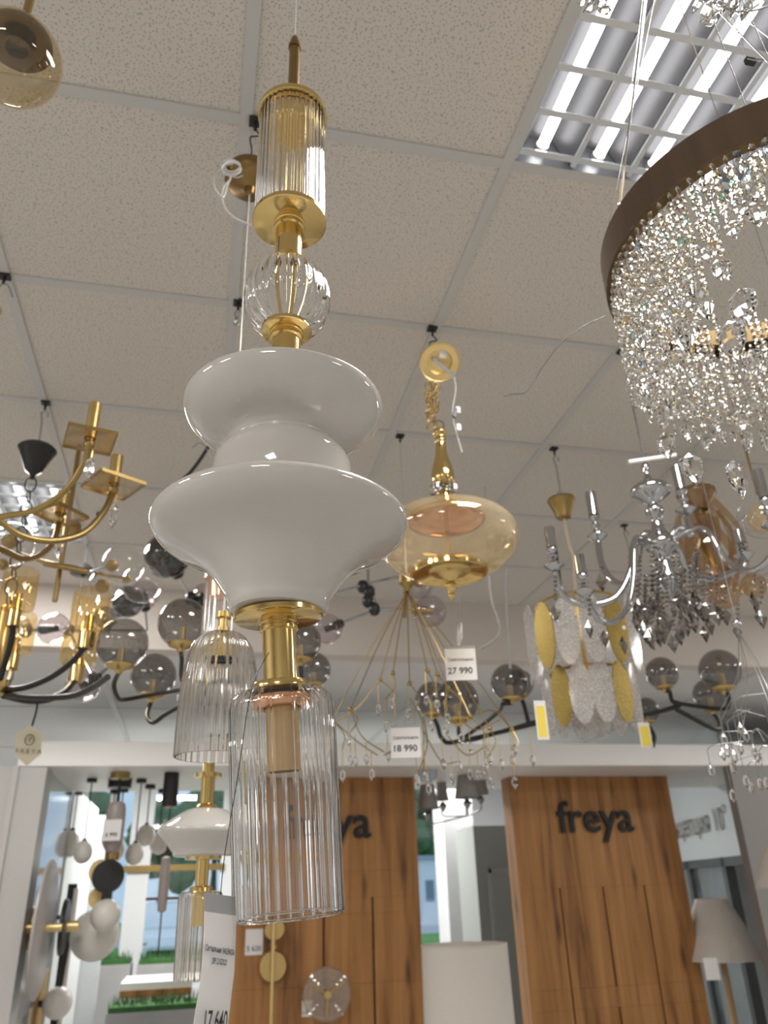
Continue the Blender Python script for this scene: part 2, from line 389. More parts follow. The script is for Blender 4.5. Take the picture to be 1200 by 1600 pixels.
# ------------------------------------------------------------------ lower ceiling, far rooms
LOWC = mat('grey_gloss_ceiling', (.76, .765, .76), .8, 0, .03, 1.5)
lowc = struct(box('ceiling', (XL, YS+.12, ZL), (XR, YF, ZL+.1), LOWC))
for k, (x0, x1) in enumerate(((-2.6, -2.58), (-.62, -.60), (1.4, 1.42), (3.4, 3.42))):
    box('ceiling_seam', (x0, YS+.12, ZL-.006), (x1+.02, YF, ZL+.002), TBAR, lowc)
for yy in (5.6, 7.2):
    box('ceiling_seam', (XL, yy, ZL-.005), (XR, yy+.03, ZL+.002), TBAR, lowc)
YP = 5.0
zt = ptY(800, 1162, YP).z; zb = ptY(900, 1196, YP).z
YQ = (zb-EYE.z)/(ptY(900, 1213, 1).z-EYE.z)
xl0 = ptY(10, 1300, YP).x; xl1 = ptY(58, 1300, YP).x
trim = struct(box('trim_1', (xl0, YP, zb), (XR, 6.25, zt), WHITE))
POSTM = mat('toned_down_white_post', (.50, .485, .465), .5, 0, .02, 3)  # white post colour lowered to offset the strong direct light on it
struct(box('trim_2', (xl0-.5, YP+.01, 0), (xl1, YP+.22, zb), POSTM))
struct(box('trim_3', (xl0-.02, YP-.012, 0), (xl0+.012, YP, zb), POSTM))
xr0 = ptY(1163, 1300, YP).x
GREYP = mat('grey_pillar_paint', (.27, .26, .25), .6, 0, .03, 3)
struct(box('wall_pillar', (xr0, YP+.01, 0), (xr0+.9, YP+.09, zb), GREYP))

# ---------------------------------- oak display panels with lettering
def oak():
    m, nt, b = nodes('knotty_oak')
    tc = N(nt, 'ShaderNodeTexCoord'); mp = N(nt, 'ShaderNodeMapping', Scale=(9, 9, .55)); nt.links.new(tc.outputs['Object'], mp.inputs[0])
    no = N(nt, 'ShaderNodeTexNoise', Scale=1.6, Detail=6.0, Distortion=.6); nt.links.new(mp.outputs[0], no.inputs['Vector'])
    rm = N(nt, 'ShaderNodeValToRGB'); e = rm.color_ramp.elements
    e[0].position = .32; e[0].color = (.16, .062, .017, 1); e[1].position = .68; e[1].color = (.46, .225, .075, 1)
    q = e.new(.47); q.color = (.34, .155, .045, 1)
    nt.links.new(no.outputs['Fac'], rm.inputs[0])
    mp2 = N(nt, 'ShaderNodeMapping', Scale=(7, 7, 1.7)); nt.links.new(tc.outputs['Object'], mp2.inputs[0])
    vo = N(nt, 'ShaderNodeTexVoronoi', Scale=1.1); nt.links.new(mp2.outputs[0], vo.inputs['Vector'])
    mr = N(nt, 'ShaderNodeMapRange'); mr.inputs[1].default_value = .05; mr.inputs[2].default_value = .22; mr.inputs[3].default_value = .85; mr.inputs[4].default_value = 0
    nt.links.new(vo.outputs['Distance'], mr.inputs[0])
    mx = N(nt, 'ShaderNodeMix', data_type='RGBA'); mx.inputs[7].default_value = (.035, .014, .006, 1)
    nt.links.new(mr.outputs[0], mx.inputs[0]); nt.links.new(rm.outputs[0], mx.inputs[6]); nt.links.new(mx.outputs[2], b.inputs['Base Color'])
    b.inputs['Roughness'].default_value = .55; return m
OAK = oak()
OAKD = mat('dark_slot', (.03, .016, .008), .8, 0, .1)
def Xat(px, py, Y=None): return ptY(px, py, Y or YQ).x
def Zat(px, py, Y=None): return ptY(px, py, Y or YQ).z
def oak_panel(label, xa, xb, rows, word, wpx, wh, off=0):
    """rows: list of (z_top, z_bottom, [slot x positions]); planks stand proud of a dark backing, gaps are the slots"""
    t = thing('oak_display_panel', label, 'display panel', ((xa+xb)/2, YQ+.1, 0))
    box('backing', (xa+.004, YQ+.022, 0), (xb-.004, YQ+.16, zb-.002), OAKD, t)
    box('side_board', (xa, YQ+.0, 0), (xa+.02, YQ+.165, zb-.001), OAK, t)
    box('side_board', (xb-.02, YQ+.0, 0), (xb, YQ+.165, zb-.001), OAK, t)
    for z1, z0, slots in rows:
        xs = [xa+.02]+sorted(slots)+[xb-.02]
        for a, b_ in zip(xs[:-1], xs[1:]):
            box('plank', (a+(.006 if a != xa+.02 else .0005), YQ, z0), (b_-(.006 if b_ != xb-.02 else .0005), YQ+.024, z1-.001), OAK, t)
    p = ptY(*wpx, YQ-.012)
    text('lettering', word, wh, p, (1, 0, 0), (0, 0, 1), INK, t, 'CENTER', .011, .003)
    return t
xa, xb = Xat(795, 1215), Xat(1040, 1205)
zs0 = Zat(945, 1385); zs1 = Zat(945, 1542)
sl = [Xat(882, 1450), Xat(951, 1450), Xat(1017, 1450)]
oak_panel('oak display panel with dark lettering standing beside the linen cone lamp', xa, xb,
          [(zb, zs0, []), (zs0, zs1, sl), (zs1, Zat(945, 1575), [sl[0], sl[2]]), (Zat(945, 1575), 0, sl)], 'freya', (933, 1299), .295)
xa2, xb2 = Xat(356, 1560), Xat(647, 1215)
z360 = Zat(560, 1361)
s2 = [Xat(583, 1450), Xat(506, 1450)]
oak_panel('oak display panel behind the fluted glass shade of the milk glass pendant', xa2, xb2,
          [(zb, z360, []), (z360, Zat(560, 1402), []), (Zat(560, 1402), Zat(500, 1430), [s2[0]]), (Zat(500, 1430), Zat(500, 1540), s2), (Zat(500, 1540), 0, [s2[0], Xat(425, 1560)])], 'freya', (512, 1309), .295)

# ================================================================== MILK GLASS PENDANT in front
E_ = EYE.z
def dome(ze, R, bu, rt, n=10): return [(ze+bu*math.sin(PI/2*(1-i/n)), rt+(R-rt)*math.cos(PI/2*(1-i/n))) for i in range(n+1)]
def fine(prof, k=3):
    P = smooth_path([Vector((z, r, 0)) for z, r in prof], k); return [(p.x, max(.0005, p.y)) for p in P]
HA = (.06261, .71727)
hp = thing('pendant_lamp', 'tall gold pendant lamp with two milk glass discs and a fluted glass shade', 'pendant lamp', (HA[0], HA[1], E_+.24))
def hz(z): return E_+z
zt_ = hz(1.0815)
tube('suspension_wire', [(HA[0], HA[1], ZC+.004), (HA[0], HA[1], hz(1.09))], .0011, CORD, hp, 6)
lathe('stem', HA, [(hz(1.115), .0005), (hz(1.112), .004), (hz(1.104), .0062), (hz(1.094), .0066), (hz(1.094), .009), (hz(1.087), .009), (hz(1.087), .0074), (hz(.945), .0078)], DBRASS, hp, 20)
tc_ = lathe('top_cap', HA, [(hz(.949), .001), (hz(.949), .044), (hz(.9475), .0462), (hz(.940), .0465), (hz(.939), .0455), (hz(.939), .036), (hz(.933), .0355), (hz(.910), .035), (hz(.907), .033), (hz(.907), .0005)], GOLD, hp, 64)
tube('inner_rod', [(HA[0], HA[1], hz(.908)), (HA[0], HA[1], hz(.757))], .0085, GOLD, hp, 20)
def shell(prof, th): return prof+[(z, r-th) for z, r in reversed(prof)]+[prof[0]]
rb = lambda t: abs(math.cos(t/2))*2-1
v_o = shell([(hz(.939), .0435), (hz(.85), .0435), (hz(.757), .0435)], .004)
def shell_lathe(name, A, outer, th, m, parent, n, ribs, amp, xf=None, ribfn=None):
    """fluted outside, smooth inside, closed wall"""
    vo, fo = lathe_g(A, outer, n, ribs, amp, False, None, ribfn); vi, fi = lathe_g(A, [(z, max(.001, r-th)) for z, r in outer], n)
    K = len(vo); f = fo+[[i+K for i in reversed(q)] for q in fi]; L = len(outer)-1
    for k in range(n):
        a, b = k, (k+1) % n; f.append([b, a, a+K, b+K]); a += L*n; b += L*n; f.append([a, b, b+K, a+K])
    v = vo+vi
    if outer[0][0] > outer[-1][0]: f = [list(reversed(q)) for q in f]      # normals out of the glass
    if xf: v = [xf(q) for q in v]
    return link(name, v, f, m, parent, True)
shell_lathe('fluted_glass_cylinder', HA, [(hz(.939), .0432), (hz(.85), .0432), (hz(.7555), .0432)], .0042, CLEAR, hp, 288, 36, .0006)
lathe('gold_plate', HA, disc_prof(hz(.7555), hz(.7475), .0455), GOLD, hp, 64)
lathe('gold_neck', HA, [(hz(.7485), .0195), (hz(.744), .0195), (hz(.743), .0178), (hz(.741), .0178), (hz(.740), .019), (hz(.737), .019), (hz(.736), .0163), (hz(.690), .0163), (hz(.690), .001)], GOLD, hp, 32)
shell_lathe('fluted_glass_ball', HA, sphere_prof(hz(.628), .0496, 68, -64, 22, 1.1), .0035, CLEAR, hp, 256, 24, .0011, ribfn=rb)
tube('inner_rod', [(HA[0], HA[1], hz(.69)), (HA[0], HA[1], hz(.58))], .0055, GOLD, hp, 16)
lathe('gold_plate', HA, disc_prof(hz(.584), hz(.578), .0287), GOLD, hp, 48)
lathe('gold_neck', HA, [(hz(.579), .0195), (hz(.575), .0195), (hz(.574), .0172), (hz(.571), .019), (hz(.568), .019), (hz(.567), .0163), (hz(.484), .0163)], GOLD, hp, 32)
U_ = dome(.474, .1065, .014, .016)+[(.468, .106), (.461, .103), (.454, .098), (.447, .091), (.441, .083), (.436, .074), (.432, .066), (.4275, .060), (.4235, .0575)]
lathe('upper_glass_disc', HA, fine([(hz(z), r) for z, r in U_]), OPAL, hp, 96)
N_ = [(.4235, .0575), (.4195, .0595), (.4125, .0665), (.402, .0712), (.39, .0722), (.37, .0722), (.355, .07)]
lathe('glass_collar', HA, fine([(hz(z), r) for z, r in N_]), OPAL, hp, 96)
L_ = dome(.333, .1278, .021, .05)+[(.328, .1268), (.321, .122), (.3135, .112), (.307, .100), (.300, .088), (.291, .076), (.28, .0655), (.268, .057), (.255, .0495), (.2425, .0455), (.2415, .02)]
lathe('lower_glass_disc', HA, fine([(hz(z), r) for z, r in L_]), OPAL, hp, 128)
# the lower part hangs a little askew
PIV = Vector((HA[0], HA[1], hz(.2425)))
_tl = Matrix.Rotation(math.radians(-3.2), 3, Vector((_sy, _cy, 0))) @ Matrix.Rotation(math.radians(3.0), 3, Vector((_cy, -_sy, 0)))
def tilt(q): return PIV+_tl@(q-PIV)
lathe('gold_plate', HA, disc_prof(hz(.2425), hz(.2355), .0425, .002), GOLD, hp, 64, xf=tilt)
lathe('gold_neck', HA, [(hz(.2365), .0185), (hz(.232), .0185), (hz(.231), .0172), (hz(.229), .0172), (hz(.228), .0182), (hz(.225), .0182), (hz(.224), .0160), (hz(.168), .0160)], GOLD, hp, 32, xf=tilt)
lathe('glass_holder', HA, [(hz(.178), .016), (hz(.176), .025), (hz(.172), .0272), (hz(.170), .0272)], GOLD, hp, 40, xf=tilt)
lathe('copper_ring', HA, [(hz(.164), .0165), (hz(.164), .024), (hz(.161), .0268), (hz(.157), .0274), (hz(.153), .0262), (hz(.152), .022), (hz(.153), .0165)], COPPER, hp, 48, xf=tilt)
lathe('lamp_socket', HA, [(hz(.158), .015), (hz(.0975), .015), (hz(.0975), .0132), (hz(.140), .0132), (hz(.140), .0005)], SOCK, hp, 40, xf=tilt)
so = [(.1695, .026), (.1690, .033), (.1665, .040), (.1610, .0455), (.1530, .0477), (.12, .0477), (.07, .0472), (.02, .0464), (-.010, .0460), (-.016, .0458)]
shell_lathe('fluted_glass_shade', HA, [(hz(z), r) for z, r in so], .003, CLEAR, hp, 432, 30, .00024, xf=tilt, ribfn=lambda t: max(0, math.cos(t))**7*2-.4)
v, f = ring_g((HA[0], HA[1], hz(-.0165)), (0, 0, 1), .0443, .0015, 72, 8); link('glass_rim', [tilt(q) for q in v], f, CLEAR, hp)

# swing price tag on its thread
tg = pt(342, 1500, .66)
tagp = thing('price_tag', 'long white price tag with black print hanging beside the fluted glass shade', 'price tag', pt(325, 1680, .64))
hd_ = .655
quad = [(320, 1396), (368, 1402), (369, 1430), (321, 1422)]
def ribbon(name, L, R, m, parent, th=.0004):
    v = []; f = []
    for a, b in zip(L, R):
        for q in (a, b): v.append(q)
    n = len(L); nrm = ((R[0]-L[0]).cross(L[1]-L[0])).normalized()
    v += [q+nrm*th for q in v[:2*n]]
    for i in range(n-1):
        f += [[2*i, 2*i+1, 2*i+3, 2*i+2], [2*n+2*i, 2*n+2*i+2, 2*n+2*i+3, 2*n+2*i+1], [2*i, 2*i+2, 2*n+2*i+2, 2*n+2*i], [2*i+1, 2*n+2*i+1, 2*n+2*i+3, 2*i+3]]
    f += [[0, 2*n, 2*n+1, 1], [2*n-2, 2*n-1, 4*n-1, 4*n-2]]
    return link(name, v, f, m, parent, False)
HL, HR = .63, .686                      # the card is turned: its left edge is nearer
Lp = [pt(x, y, HL) for x, y in ((320, 1395), (320, 1424), (319, 1470), (316, 1510), (311, 1550), (303, 1600), (292, 1660))]
Rp = [pt(x, y, HR) for x, y in ((368, 1401), (369, 1431), (368, 1480), (366, 1520), (361, 1560), (354, 1620), (344, 1690))]
ribbon('header_strip', Lp[:2], Rp[:2], PAPERG, tagp)
ribbon('card', Lp[1:], Rp[1:], PAPER, tagp)
cn = (Rp[3]-Lp[3]).cross(Lp[2]-Lp[3]).normalized()
if cn.dot(EYE-Lp[3]) < 0: cn = -cn
def on_card(px, py):                   # pixel -> the card's plane
    d = ray(px, py); o = Lp[2]; n = (Rp[2]-Lp[2]).cross(Lp[4]-Lp[2]).normalized(); k = (o-EYE).dot(n)/d.dot(n); return EYE+d*k
wv = (Rp[2]-Lp[2]); sc_w = wv.length
dn = (Lp[2]-Lp[4]).normalized()
def card_text(s, px, py, size, bold=0.):
    text('print', s, size, on_card(px, py)+cn*(.0016 if py < 1550 else .0045), wv, dn, INK, tagp, 'CENTER', .00002, bold)
card_text('Светильник VALENCIA', 341, 1489, sc_w*.086, .00008)
card_text('SP1.2 GOLD', 340, 1507, sc_w*.086, .00008)
card_text('17 640', 326, 1609, sc_w*.265, .0003)
tube('thread', [tilt(Vector((HA[0]-.012, HA[1]-.02, hz(.20)))), pt(398, 1060, .69), pt(385, 1120, .685), pt(372, 1210, .68), pt(352, 1330, .67), pt(343, 1412, .66)], .0004, BLACKP, tagp, 5, 4)

# ================================================================== pendants on the ceiling hooks
def hook(parent, x, y, length=.05):
    """black clip on the grid bar with a bent wire hook; returns lower end"""
    b = MB(); b.add(*box_g((x, y, ZC-.004), Vector((.014, 0, 0)), Vector((0, .012, 0)), Vector((0, 0, .004))))
    b.add(*tube_g([(x, y, ZC-.006), (x, y, ZC-.03)], .004, 8)); b.go('ceiling_clip', BLACKP, parent, False)
def s_hook(parent, x, y, z0, z1, m=STEEL):
    P = [(x+.012, y, z0-.018), (x+.013, y, z0-.006), (x+.004, y, z0+.004), (x-.008, y, z0-.006), (x-.003, y, z0-.03), (x, y, (z0+z1)/2), (x, y, z1+.01), (x-.01, y, z1-.002), (x, y, z1-.008), (x+.008, y, z1+.006)]
    tube('s_hook', P, .0026, m, parent, 6, 4)
def chain(parent, x, y, z0, z1, m, R=.009, r=.0016):
    n = max(2, int((z0-z1)/(R*2.5))); dz = (z0-z1)/n
    for k in range(n):
        v, f = ring_g((x, y, z0-dz*(k+.5)), (1, 0, 0) if k % 2 else (0, 1, 0), dz*.62, r, 14, 5, .62 if k % 2 == 0 else 1, 1 if k % 2 == 0 else .62)
        link('chain_link', v, f, m, parent)

# fluted bell pendant
BA = (.019, 1.174)
bp_ = thing('pendant_lamp', 'fluted clear glass bell pendant with brass canopy behind the milk glass pendant', 'pendant lamp', (BA[0], BA[1], zp(BA, 1185)))
hook(bp_, BA[0]+.004, BA[1])
tube('s_hook', [(BA[0]+.006, BA[1], ZC-.03), (BA[0]+.014, BA[1], ZC-.045), (BA[0]+.004, BA[1], ZC-.05), (BA[0]-.006, BA[1], ZC-.058), (BA[0]-.001, BA[1], ZC-.09), (BA[0], BA[1], ZC-.125)], .0016, BLACK, bp_, 6, 4)
zc_ = zp(BA, 282)
lathe('canopy', BA, [(zc_+.018, .001), (zc_+.018, .050), (zc_+.015, .052), (zc_-.004, .052), (zc_-.012, .046), (zc_-.018, .025), (zc_-.026, .012), (zc_-.04, .009), (zc_-.042, .001)], DBRASS, bp_, 40)
coil = []
for k in range(60):
    t = k/59*2*PI*3.2; coil.append(Vector((BA[0]-.035+.030*math.cos(t)+random.uniform(-.004, .004), BA[1]-.01+.02*math.sin(t), zc_+.03+.02*math.sin(t*1.02+.6)+random.uniform(-.004, .004))))
tube('coiled_cord', coil, .0022, CORD, bp_, 6, 2)
tube('coiled_cord', path([(352, 255), (336, 270), (335, 292), (348, 308), (355, 290), (360, 275), (352, 262)], 1.13, 1.15), .0022, CORD, bp_, 6, 5)
tube('coiled_cord', path([(360, 280), (348, 295), (349, 320), (366, 340), (392, 352)], 1.13, 1.16), .0024, CORD, bp_, 6, 5)
for k in range(7):
    r0 = random.uniform(11, 17); a0 = random.uniform(0, 6); cx_, cy2 = 366+random.uniform(-6, 5), 262+random.uniform(-4, 5)
    tube('coiled_cord', path([(cx_+r0*1.15*math.cos(a0+q*.7), cy2+r0*.75*math.sin(a0+q*.7)) for q in range(10)], 1.10+.01*k, 1.12+.01*k), .0021, CORD, bp_, 6, 3)
tube('suspension_wire', [(BA[0], BA[1], zc_-.04), (BA[0], BA[1], zp(BA, 960))], .0016, CORD, bp_, 6)
lathe('bell_cap', BA, pl(BA, [(955, 3), (957, 11), (966, 12), (968, 7), (980, 7), (981, 10), (989, 11), (990, 15)]), GOLDS, bp_, 28)
bell = pl(BA, [(988, 13), (992, 27), (1000, 38), (1016, 48), (1040, 54), (1070, 58), (1110, 61), (1150, 62.5), (1183, 63)])
shell_lathe('fluted_glass_bell', BA, fine(bell, 3), .003, CLEAR2, bp_, 192, 32, rp(BA, 1100, 1.0))
lathe('lamp_socket', BA, pl(BA, [(992, 12), (1028, 13), (1030, 12)]), BRASSL, bp_, 28)
lathe('socket_end', BA, pl(BA, [(1028, 13.6), (1035, 13.6), (1035, 9)]), BLACK, bp_, 24)

# white cone pendant on the next hook
CA = (.017, 1.764)
cp_ = thing('pendant_lamp', 'gold pendant lamp with white cone and fluted cylinder shade below the glass bell', 'pendant lamp', (CA[0], CA[1], zp(CA, 1510)))
hook(cp_, *CA); s_hook(cp_, CA[0], CA[1], ZC-.035, ZC-.075)
tube('suspension_wire', [(CA[0], CA[1], ZC-.08), (CA[0], CA[1], zp(CA, 800))], .0014, CORD, cp_, 6)
tube('stem', [(CA[0], CA[1], zp(CA, 800)), (CA[0], CA[1], zp(CA, 905))], .0075, BRASS, cp_, 14)
lathe('top_cap', CA, pl(CA, [(895, 2), (897, 24), (905, 25), (906, 20), (935, 19), (938, 2)]), COPPER, cp_, 32)
lathe('fluted_glass_cylinder', CA, pl(CA, [(900, 24), (1010, 25)]), TRIB, cp_, 96, 24, .0008)
lathe('gold_plate', CA, pl(CA, [(1010, 2), (1010, 27), (1016, 27), (1016, 2)]), GOLD, cp_, 32)
tube('gold_neck', [(CA[0], CA[1], zp(CA, 1016)), (CA[0], CA[1], zp(CA, 1060))], .012, GOLD, cp_, 20)
lathe('milk_glass_disc', CA, fine(pl(CA, [(1075, 10), (1078, 40), (1090, 56), (1102, 48), (1120, 30), (1150, 22)]), 3), OPAL, cp_, 48)
tube('gold_neck', [(CA[0], CA[1], zp(CA, 1150)), (CA[0], CA[1], zp(CA, 1212))], .012, GOLD, cp_, 20)
lathe('gold_plate', CA, pl(CA, [(1209, 3), (1209, 21), (1215, 21), (1215, 3)]), GOLD, cp_, 32)
tube('gold_neck', [(CA[0], CA[1], zp(CA, 1215)), (CA[0], CA[1], zp(CA, 1262))], rp(CA, 1240, 10.5), GOLD, cp_, 20)
lathe('collar', CA, pl(CA, [(1256, 11), (1258, 15), (1264, 18), (1264, 12)]), GOLD, cp_, 24)
lathe('white_cone', CA, fine(pl(CA, [(1262, 10), (1264, 24), (1268, 34), (1282, 56), (1292, 69), (1298, 72), (1304, 70), (1318, 58), (1332, 47), (1338, 44), (1338, 12)]), 2), OPAL, cp_, 64)
lathe('gold_plate', CA, pl(CA, [(1338, 4), (1338, 28), (1343, 28), (1343, 4)]), GOLD, cp_, 32)
tube('gold_neck', [(CA[0], CA[1], zp(CA, 1343)), (CA[0], CA[1], zp(CA, 1388))], rp(CA, 1360, 10), GOLD, cp_, 20)
lathe('glass_holder', CA, pl(CA, [(1384, 11), (1387, 18), (1394, 19), (1395, 11)]), GOLD, cp_, 28)
lathe('lamp_socket', CA, pl(CA, [(1390, 10), (1390, 11), (1447, 11), (1447, 3)]), BRASSL, cp_, 24)
shell_lathe('fluted_glass_shade', CA, pl(CA, [(1392, 20), (1394, 31), (1402, 34), (1450, 34), (1530, 34)]), .003, CLEAR2, cp_, 144, 24, .0006)

# amber lustre lantern
AA = (.588, 1.775)
am = thing('pendant_lamp', 'amber lustre glass lantern with gold bottle neck hung from a gold chain', 'pendant lamp', (AA[0], AA[1], zp(AA, 937)))
hook(am, *AA); tube('s_hook', [(AA[0], AA[1], ZC-.03), (AA[0]+.012, AA[1], ZC-.045), (AA[0]-.01, AA[1], ZC-.055), (AA[0]-.012, AA[1], ZC-.075)], .002, BLACK, am, 6, 4)
cc = pt(687, 566, 1.80); nv = (EYE-cc).normalized()*.85+Vector((.1, 0, -.35)); nv.normalize(); fx, fy = frame(nv)
Rc = px2m(cc, 32)
def canopy_xf(q): return cc+fx*q.x+fy*q.y+nv*q.z
v, f = lathe_g((0, 0), [(-.028, .001), (-.026, Rc*.55), (-.012, Rc*.94), (0, Rc), (.003, Rc*.98), (0, Rc*.93), (-.001, Rc*.62), (-.010, Rc*.56), (-.013, .001)], 40); link('canopy', [canopy_xf(q) for q in v], f, BRASSL, am)
d1 = (fx*.6-fy*.8) ; 
pA = cc+nv*.006+(pt(663, 549, 1.8)-cc); pB = cc+nv*.006+(pt(710, 587, 1.8)-cc)
du = (pB-pA).normalized(); dv = nv.cross(du)
obox('mounting_bracket', (pA+pB)/2, du*((pB-pA).length/2), dv*.007, nv*.0015, STEEL, am)
obox('terminal_block', pt(692, 551, 1.79), fx*.010, fy*.013, nv*.006, PAPER, am)
for x0, y0, n_ in ((669, 598, 5), (676, 596, 6), (683, 600, 4), (666, 612, 3)):
    p0 = pt(x0, y0, 1.80); p1 = pt(x0+(675+random.uniform(-3, 4)-x0)*.7, 600+n_*12, 1.82)
    for k in range(n_):
        c = p0.lerp(p1, (k+.5)/n_); dz = (p1-p0).length/n_
        v, f = ring_g(c, (1, .2*k, 0) if k % 2 else (.1, 1, 0), dz*.66, .0021, 12, 5, .6 if k % 2 == 0 else 1, 1 if k % 2 == 0 else .6); link('chain_link', v, f, GOLD, am)
tube('hanging_cord', path([(710, 590), (712, 610), (707, 640), (709, 660), (722, 707)], 1.8, 1.83), .0016, CORD, am, 6, 5)
obox('cord_ring', pt(711, 645, 1.8), (.004, 0, -.002), (0, .004, 0), (.004, 0, .014), BLACK, am)
for px_, py_ in ((716, 640), (717, 667)): obox('care_label', pt(px_, py_, 1.805), (.006, 0, 0), (0, .0004, 0), (0, 0, .010), PAPER, am)
v, f = ring_g((AA[0], AA[1], zp(AA, 664)), (0, 1, 0), rp(AA, 664, 8), .0022, 20, 6); link('hanging_loop', v, f, BRASS, am)
lathe('bottle_neck', AA, fine(pl(AA, [(669, 3), (671, 7), (676, 11), (680, 10), (684, 8), (690, 9.5), (694, 8), (712, 10), (728, 15), (742, 18), (752, 17), (758, 14), (762, 13)]), 3), GOLD, am, 32)
for k in range(10):
    t = 2*PI*k/10; r0 = rp(AA, 765, 17); v, f = gem_g((AA[0]+r0*math.cos(t), AA[1]+r0*math.sin(t), zp(AA, 765)), .011, .021, .021, 6, rot=t); link('crystal_drop', v, f, CRYST, am, False)
lathe('inner_stem', AA, pl(AA, [(752, 11), (766, 10), (780, 13), (790, 14)]), GOLD, am, 24)
lathe('top_dome', AA, fine(pl(AA, [(786, 14), (792, 26), (800, 44), (806, 56), (812, 62), (815, 60)]), 3), GOLD, am, 48)
lathe('top_liner', AA, fine(pl(AA, [(806, 4), (806, 40), (811, 55), (814, 58)]), 2), COPPER, am, 40)
lathe('amber_glass_bowl', AA, fine(pl(AA, [(800, 45), (805, 70), (815, 92), (828, 106), (845, 109.5), (862, 104), (877, 90), (887, 74), (893, 56)]), 4), TAMBER, am, 96)
tube('centre_rod', [(AA[0], AA[1], zp(AA, 806)), (AA[0], AA[1], zp(AA, 890))], rp(AA, 850, 3.6), GOLD, am, 12)
for k in range(4):
    t = 2*PI*k/4+.5; q = (AA[0]+.03*math.cos(t), AA[1]+.03*math.sin(t)); lathe('lamp_socket', q, [(zp(AA, 872), .011), (zp(AA, 892), .011)], GOLD, am, 16, cap=True)
lathe('bottom_plate', AA, pl(AA, [(889, 4), (888, 50), (888, 58), (889.5, 59.5), (897, 59), (898, 56), (896, 52), (894, 36), (893, 34), (893, 6)]), GOLD, am, 64)
lathe('rosette', AA, pl(AA, [(893, 33), (894.5, 31), (896, 20), (900, 12), (906, 7)]), GOLD, am, 96, 24, .0008)
lathe('finial', AA, fine(pl(AA, [(905, 7), (909, 5), (913, 9), (919, 9.5), (924, 5), (927, 4.5), (931, 6), (935, 3), (940, 1)]), 3), GOLD, am, 24)

# ================================================================== CRYSTAL RING CHANDELIER
S_ = 1.15
RC = (.7545*S_, .7049*S_); RR = .2329*S_; RZ = E_+.80*S_; RH = .0575*S_
rc = thing('crystal_chandelier', 'brushed bronze ring chandelier hung with curtains of clear crystal beads', 'chandelier', (RC[0], RC[1], RZ-.3))
lathe('bronze_ring', RC, [(RZ, RR), (RZ+RH, RR), (RZ+RH, RR-.003), (RZ, RR-.003), (RZ, RR)], BRONZE, rc, 128)
INNERB = mat('ring_inner_brass', (.19, .13, .06), .42, 1, .1)
lathe('inner_band', RC, [(RZ+.004, RR-.0035), (RZ+RH-.002, RR-.0035), (RZ+RH-.002, RR-.005), (RZ+.004, RR-.005), (RZ+.004, RR-.0035)], INNERB, rc, 128)
lathe('strand_rail', RC, [(RZ+.012, RR-.004), (RZ+.010, RR-.030), (RZ+.012, RR-.030), (RZ+.014, RR-.004)], INNERB, rc, 96)
for a in (PI*.86, PI*1.35, PI*.25, PI*1.8):
    p = Vector((RC[0]+(RR-.002)*math.cos(a), RC[1]+(RR-.002)*math.sin(a), RZ+RH-.002))
    tube('suspension_wire', [p, pt(1036, -70, .78)], .0008, STEEL, rc, 6)
tube('power_cord', path([(968, 318), (975, 250), (988, 150), (1000, 60), (1010, -20)], 1.02, .80), .0032, TCLEAR, rc, 6, 4)
tube('power_cord', path([(972, 312), (978, 240), (992, 130), (1006, 0)], 1.02, .80), .0016, STEEL, rc, 6, 4)
b_me = bpy.data.meshes.new('crystal_bead'); v, f = gem_g((0, 0, 0), .0066, .0040, .0040, 8); 
R90 = Matrix.Rotation(PI/2, 3, 'X')
b_me.from_pydata([R90@q for q in v], [], f); b_me.materials.append(CRYST)
d_me = bpy.data.meshes.new('crystal_drop'); v, f = gem_g((0, 0, 0), .0125, .014, .026, 8, flat=.6); d_me.from_pydata(v, [], f); d_me.materials.append(CRYST)
glint_tints = []  # coloured sparkle is put into the glass colour of a few beads
for nm_, tc3 in (('blue', (.55, .75, 1)), ('amber', (1, .80, .5)), ('aqua', (.6, 1, .9))):
    q_ = b_me.copy(); q_.materials.clear(); q_.materials.append(glass(nm_+'_glint_crystal', tc3, 0, 1.6)); glint_tints.append(q_)
beads = []; drops = []; links = MB()
angc = math.atan2(-RC[1], -RC[0])            # towards the viewer
for row, (off, n_, pitch) in enumerate(((.010, 92, .0148), (.028, 78, .0148), (.062, 46, .0150), (.105, 26, .0152))):
    for k in range(n_):
        a = 2*PI*(k+.5*(row % 2))/n_+random.uniform(-.008, .008)
        da = (a-angc+PI) % (2*PI)-PI          # 0 = nearest to the viewer
        x, y = RC[0]+(RR-off)*math.cos(a), RC[1]+(RR-off)*math.sin(a)
        ln = [.165, .185, .215, .235][row]+random.uniform(-.02, .02)
        if abs(da) < 2.0:                     # the near curtain is looped up towards the right
            px_ = proj((x, y, RZ))[0]
            if px_ > 1010: ln *= max(.30, 1-(px_-1010)/215)
        z = RZ+.004; m = int(ln/pitch)
        if row >= 2: z = RZ+.03
        for q in range(m):
            zz = z-.008-pitch*q; rz = random.uniform(0, PI); beads.append((x, y, zz, rz))
            links.add(*box_g((x, y, zz-pitch*.5), Vector((.0008, 0, 0)), Vector((0, .0008, 0)), Vector((0, 0, .0028))))
        if row == 0 or k % 2 == 0: drops.append((x, y, z-.008-pitch*m-.014, random.uniform(0, PI), .62 if row == 0 else random.uniform(.75, 1.15)))
def vis_key(b):
    p = Vector(b[:3])-EYE; X, Y = proj(b[:3]); inside = -20 < X < 1215 and -20 < Y < 1620
    return (not inside, p.length)
beads.sort(key=vis_key)
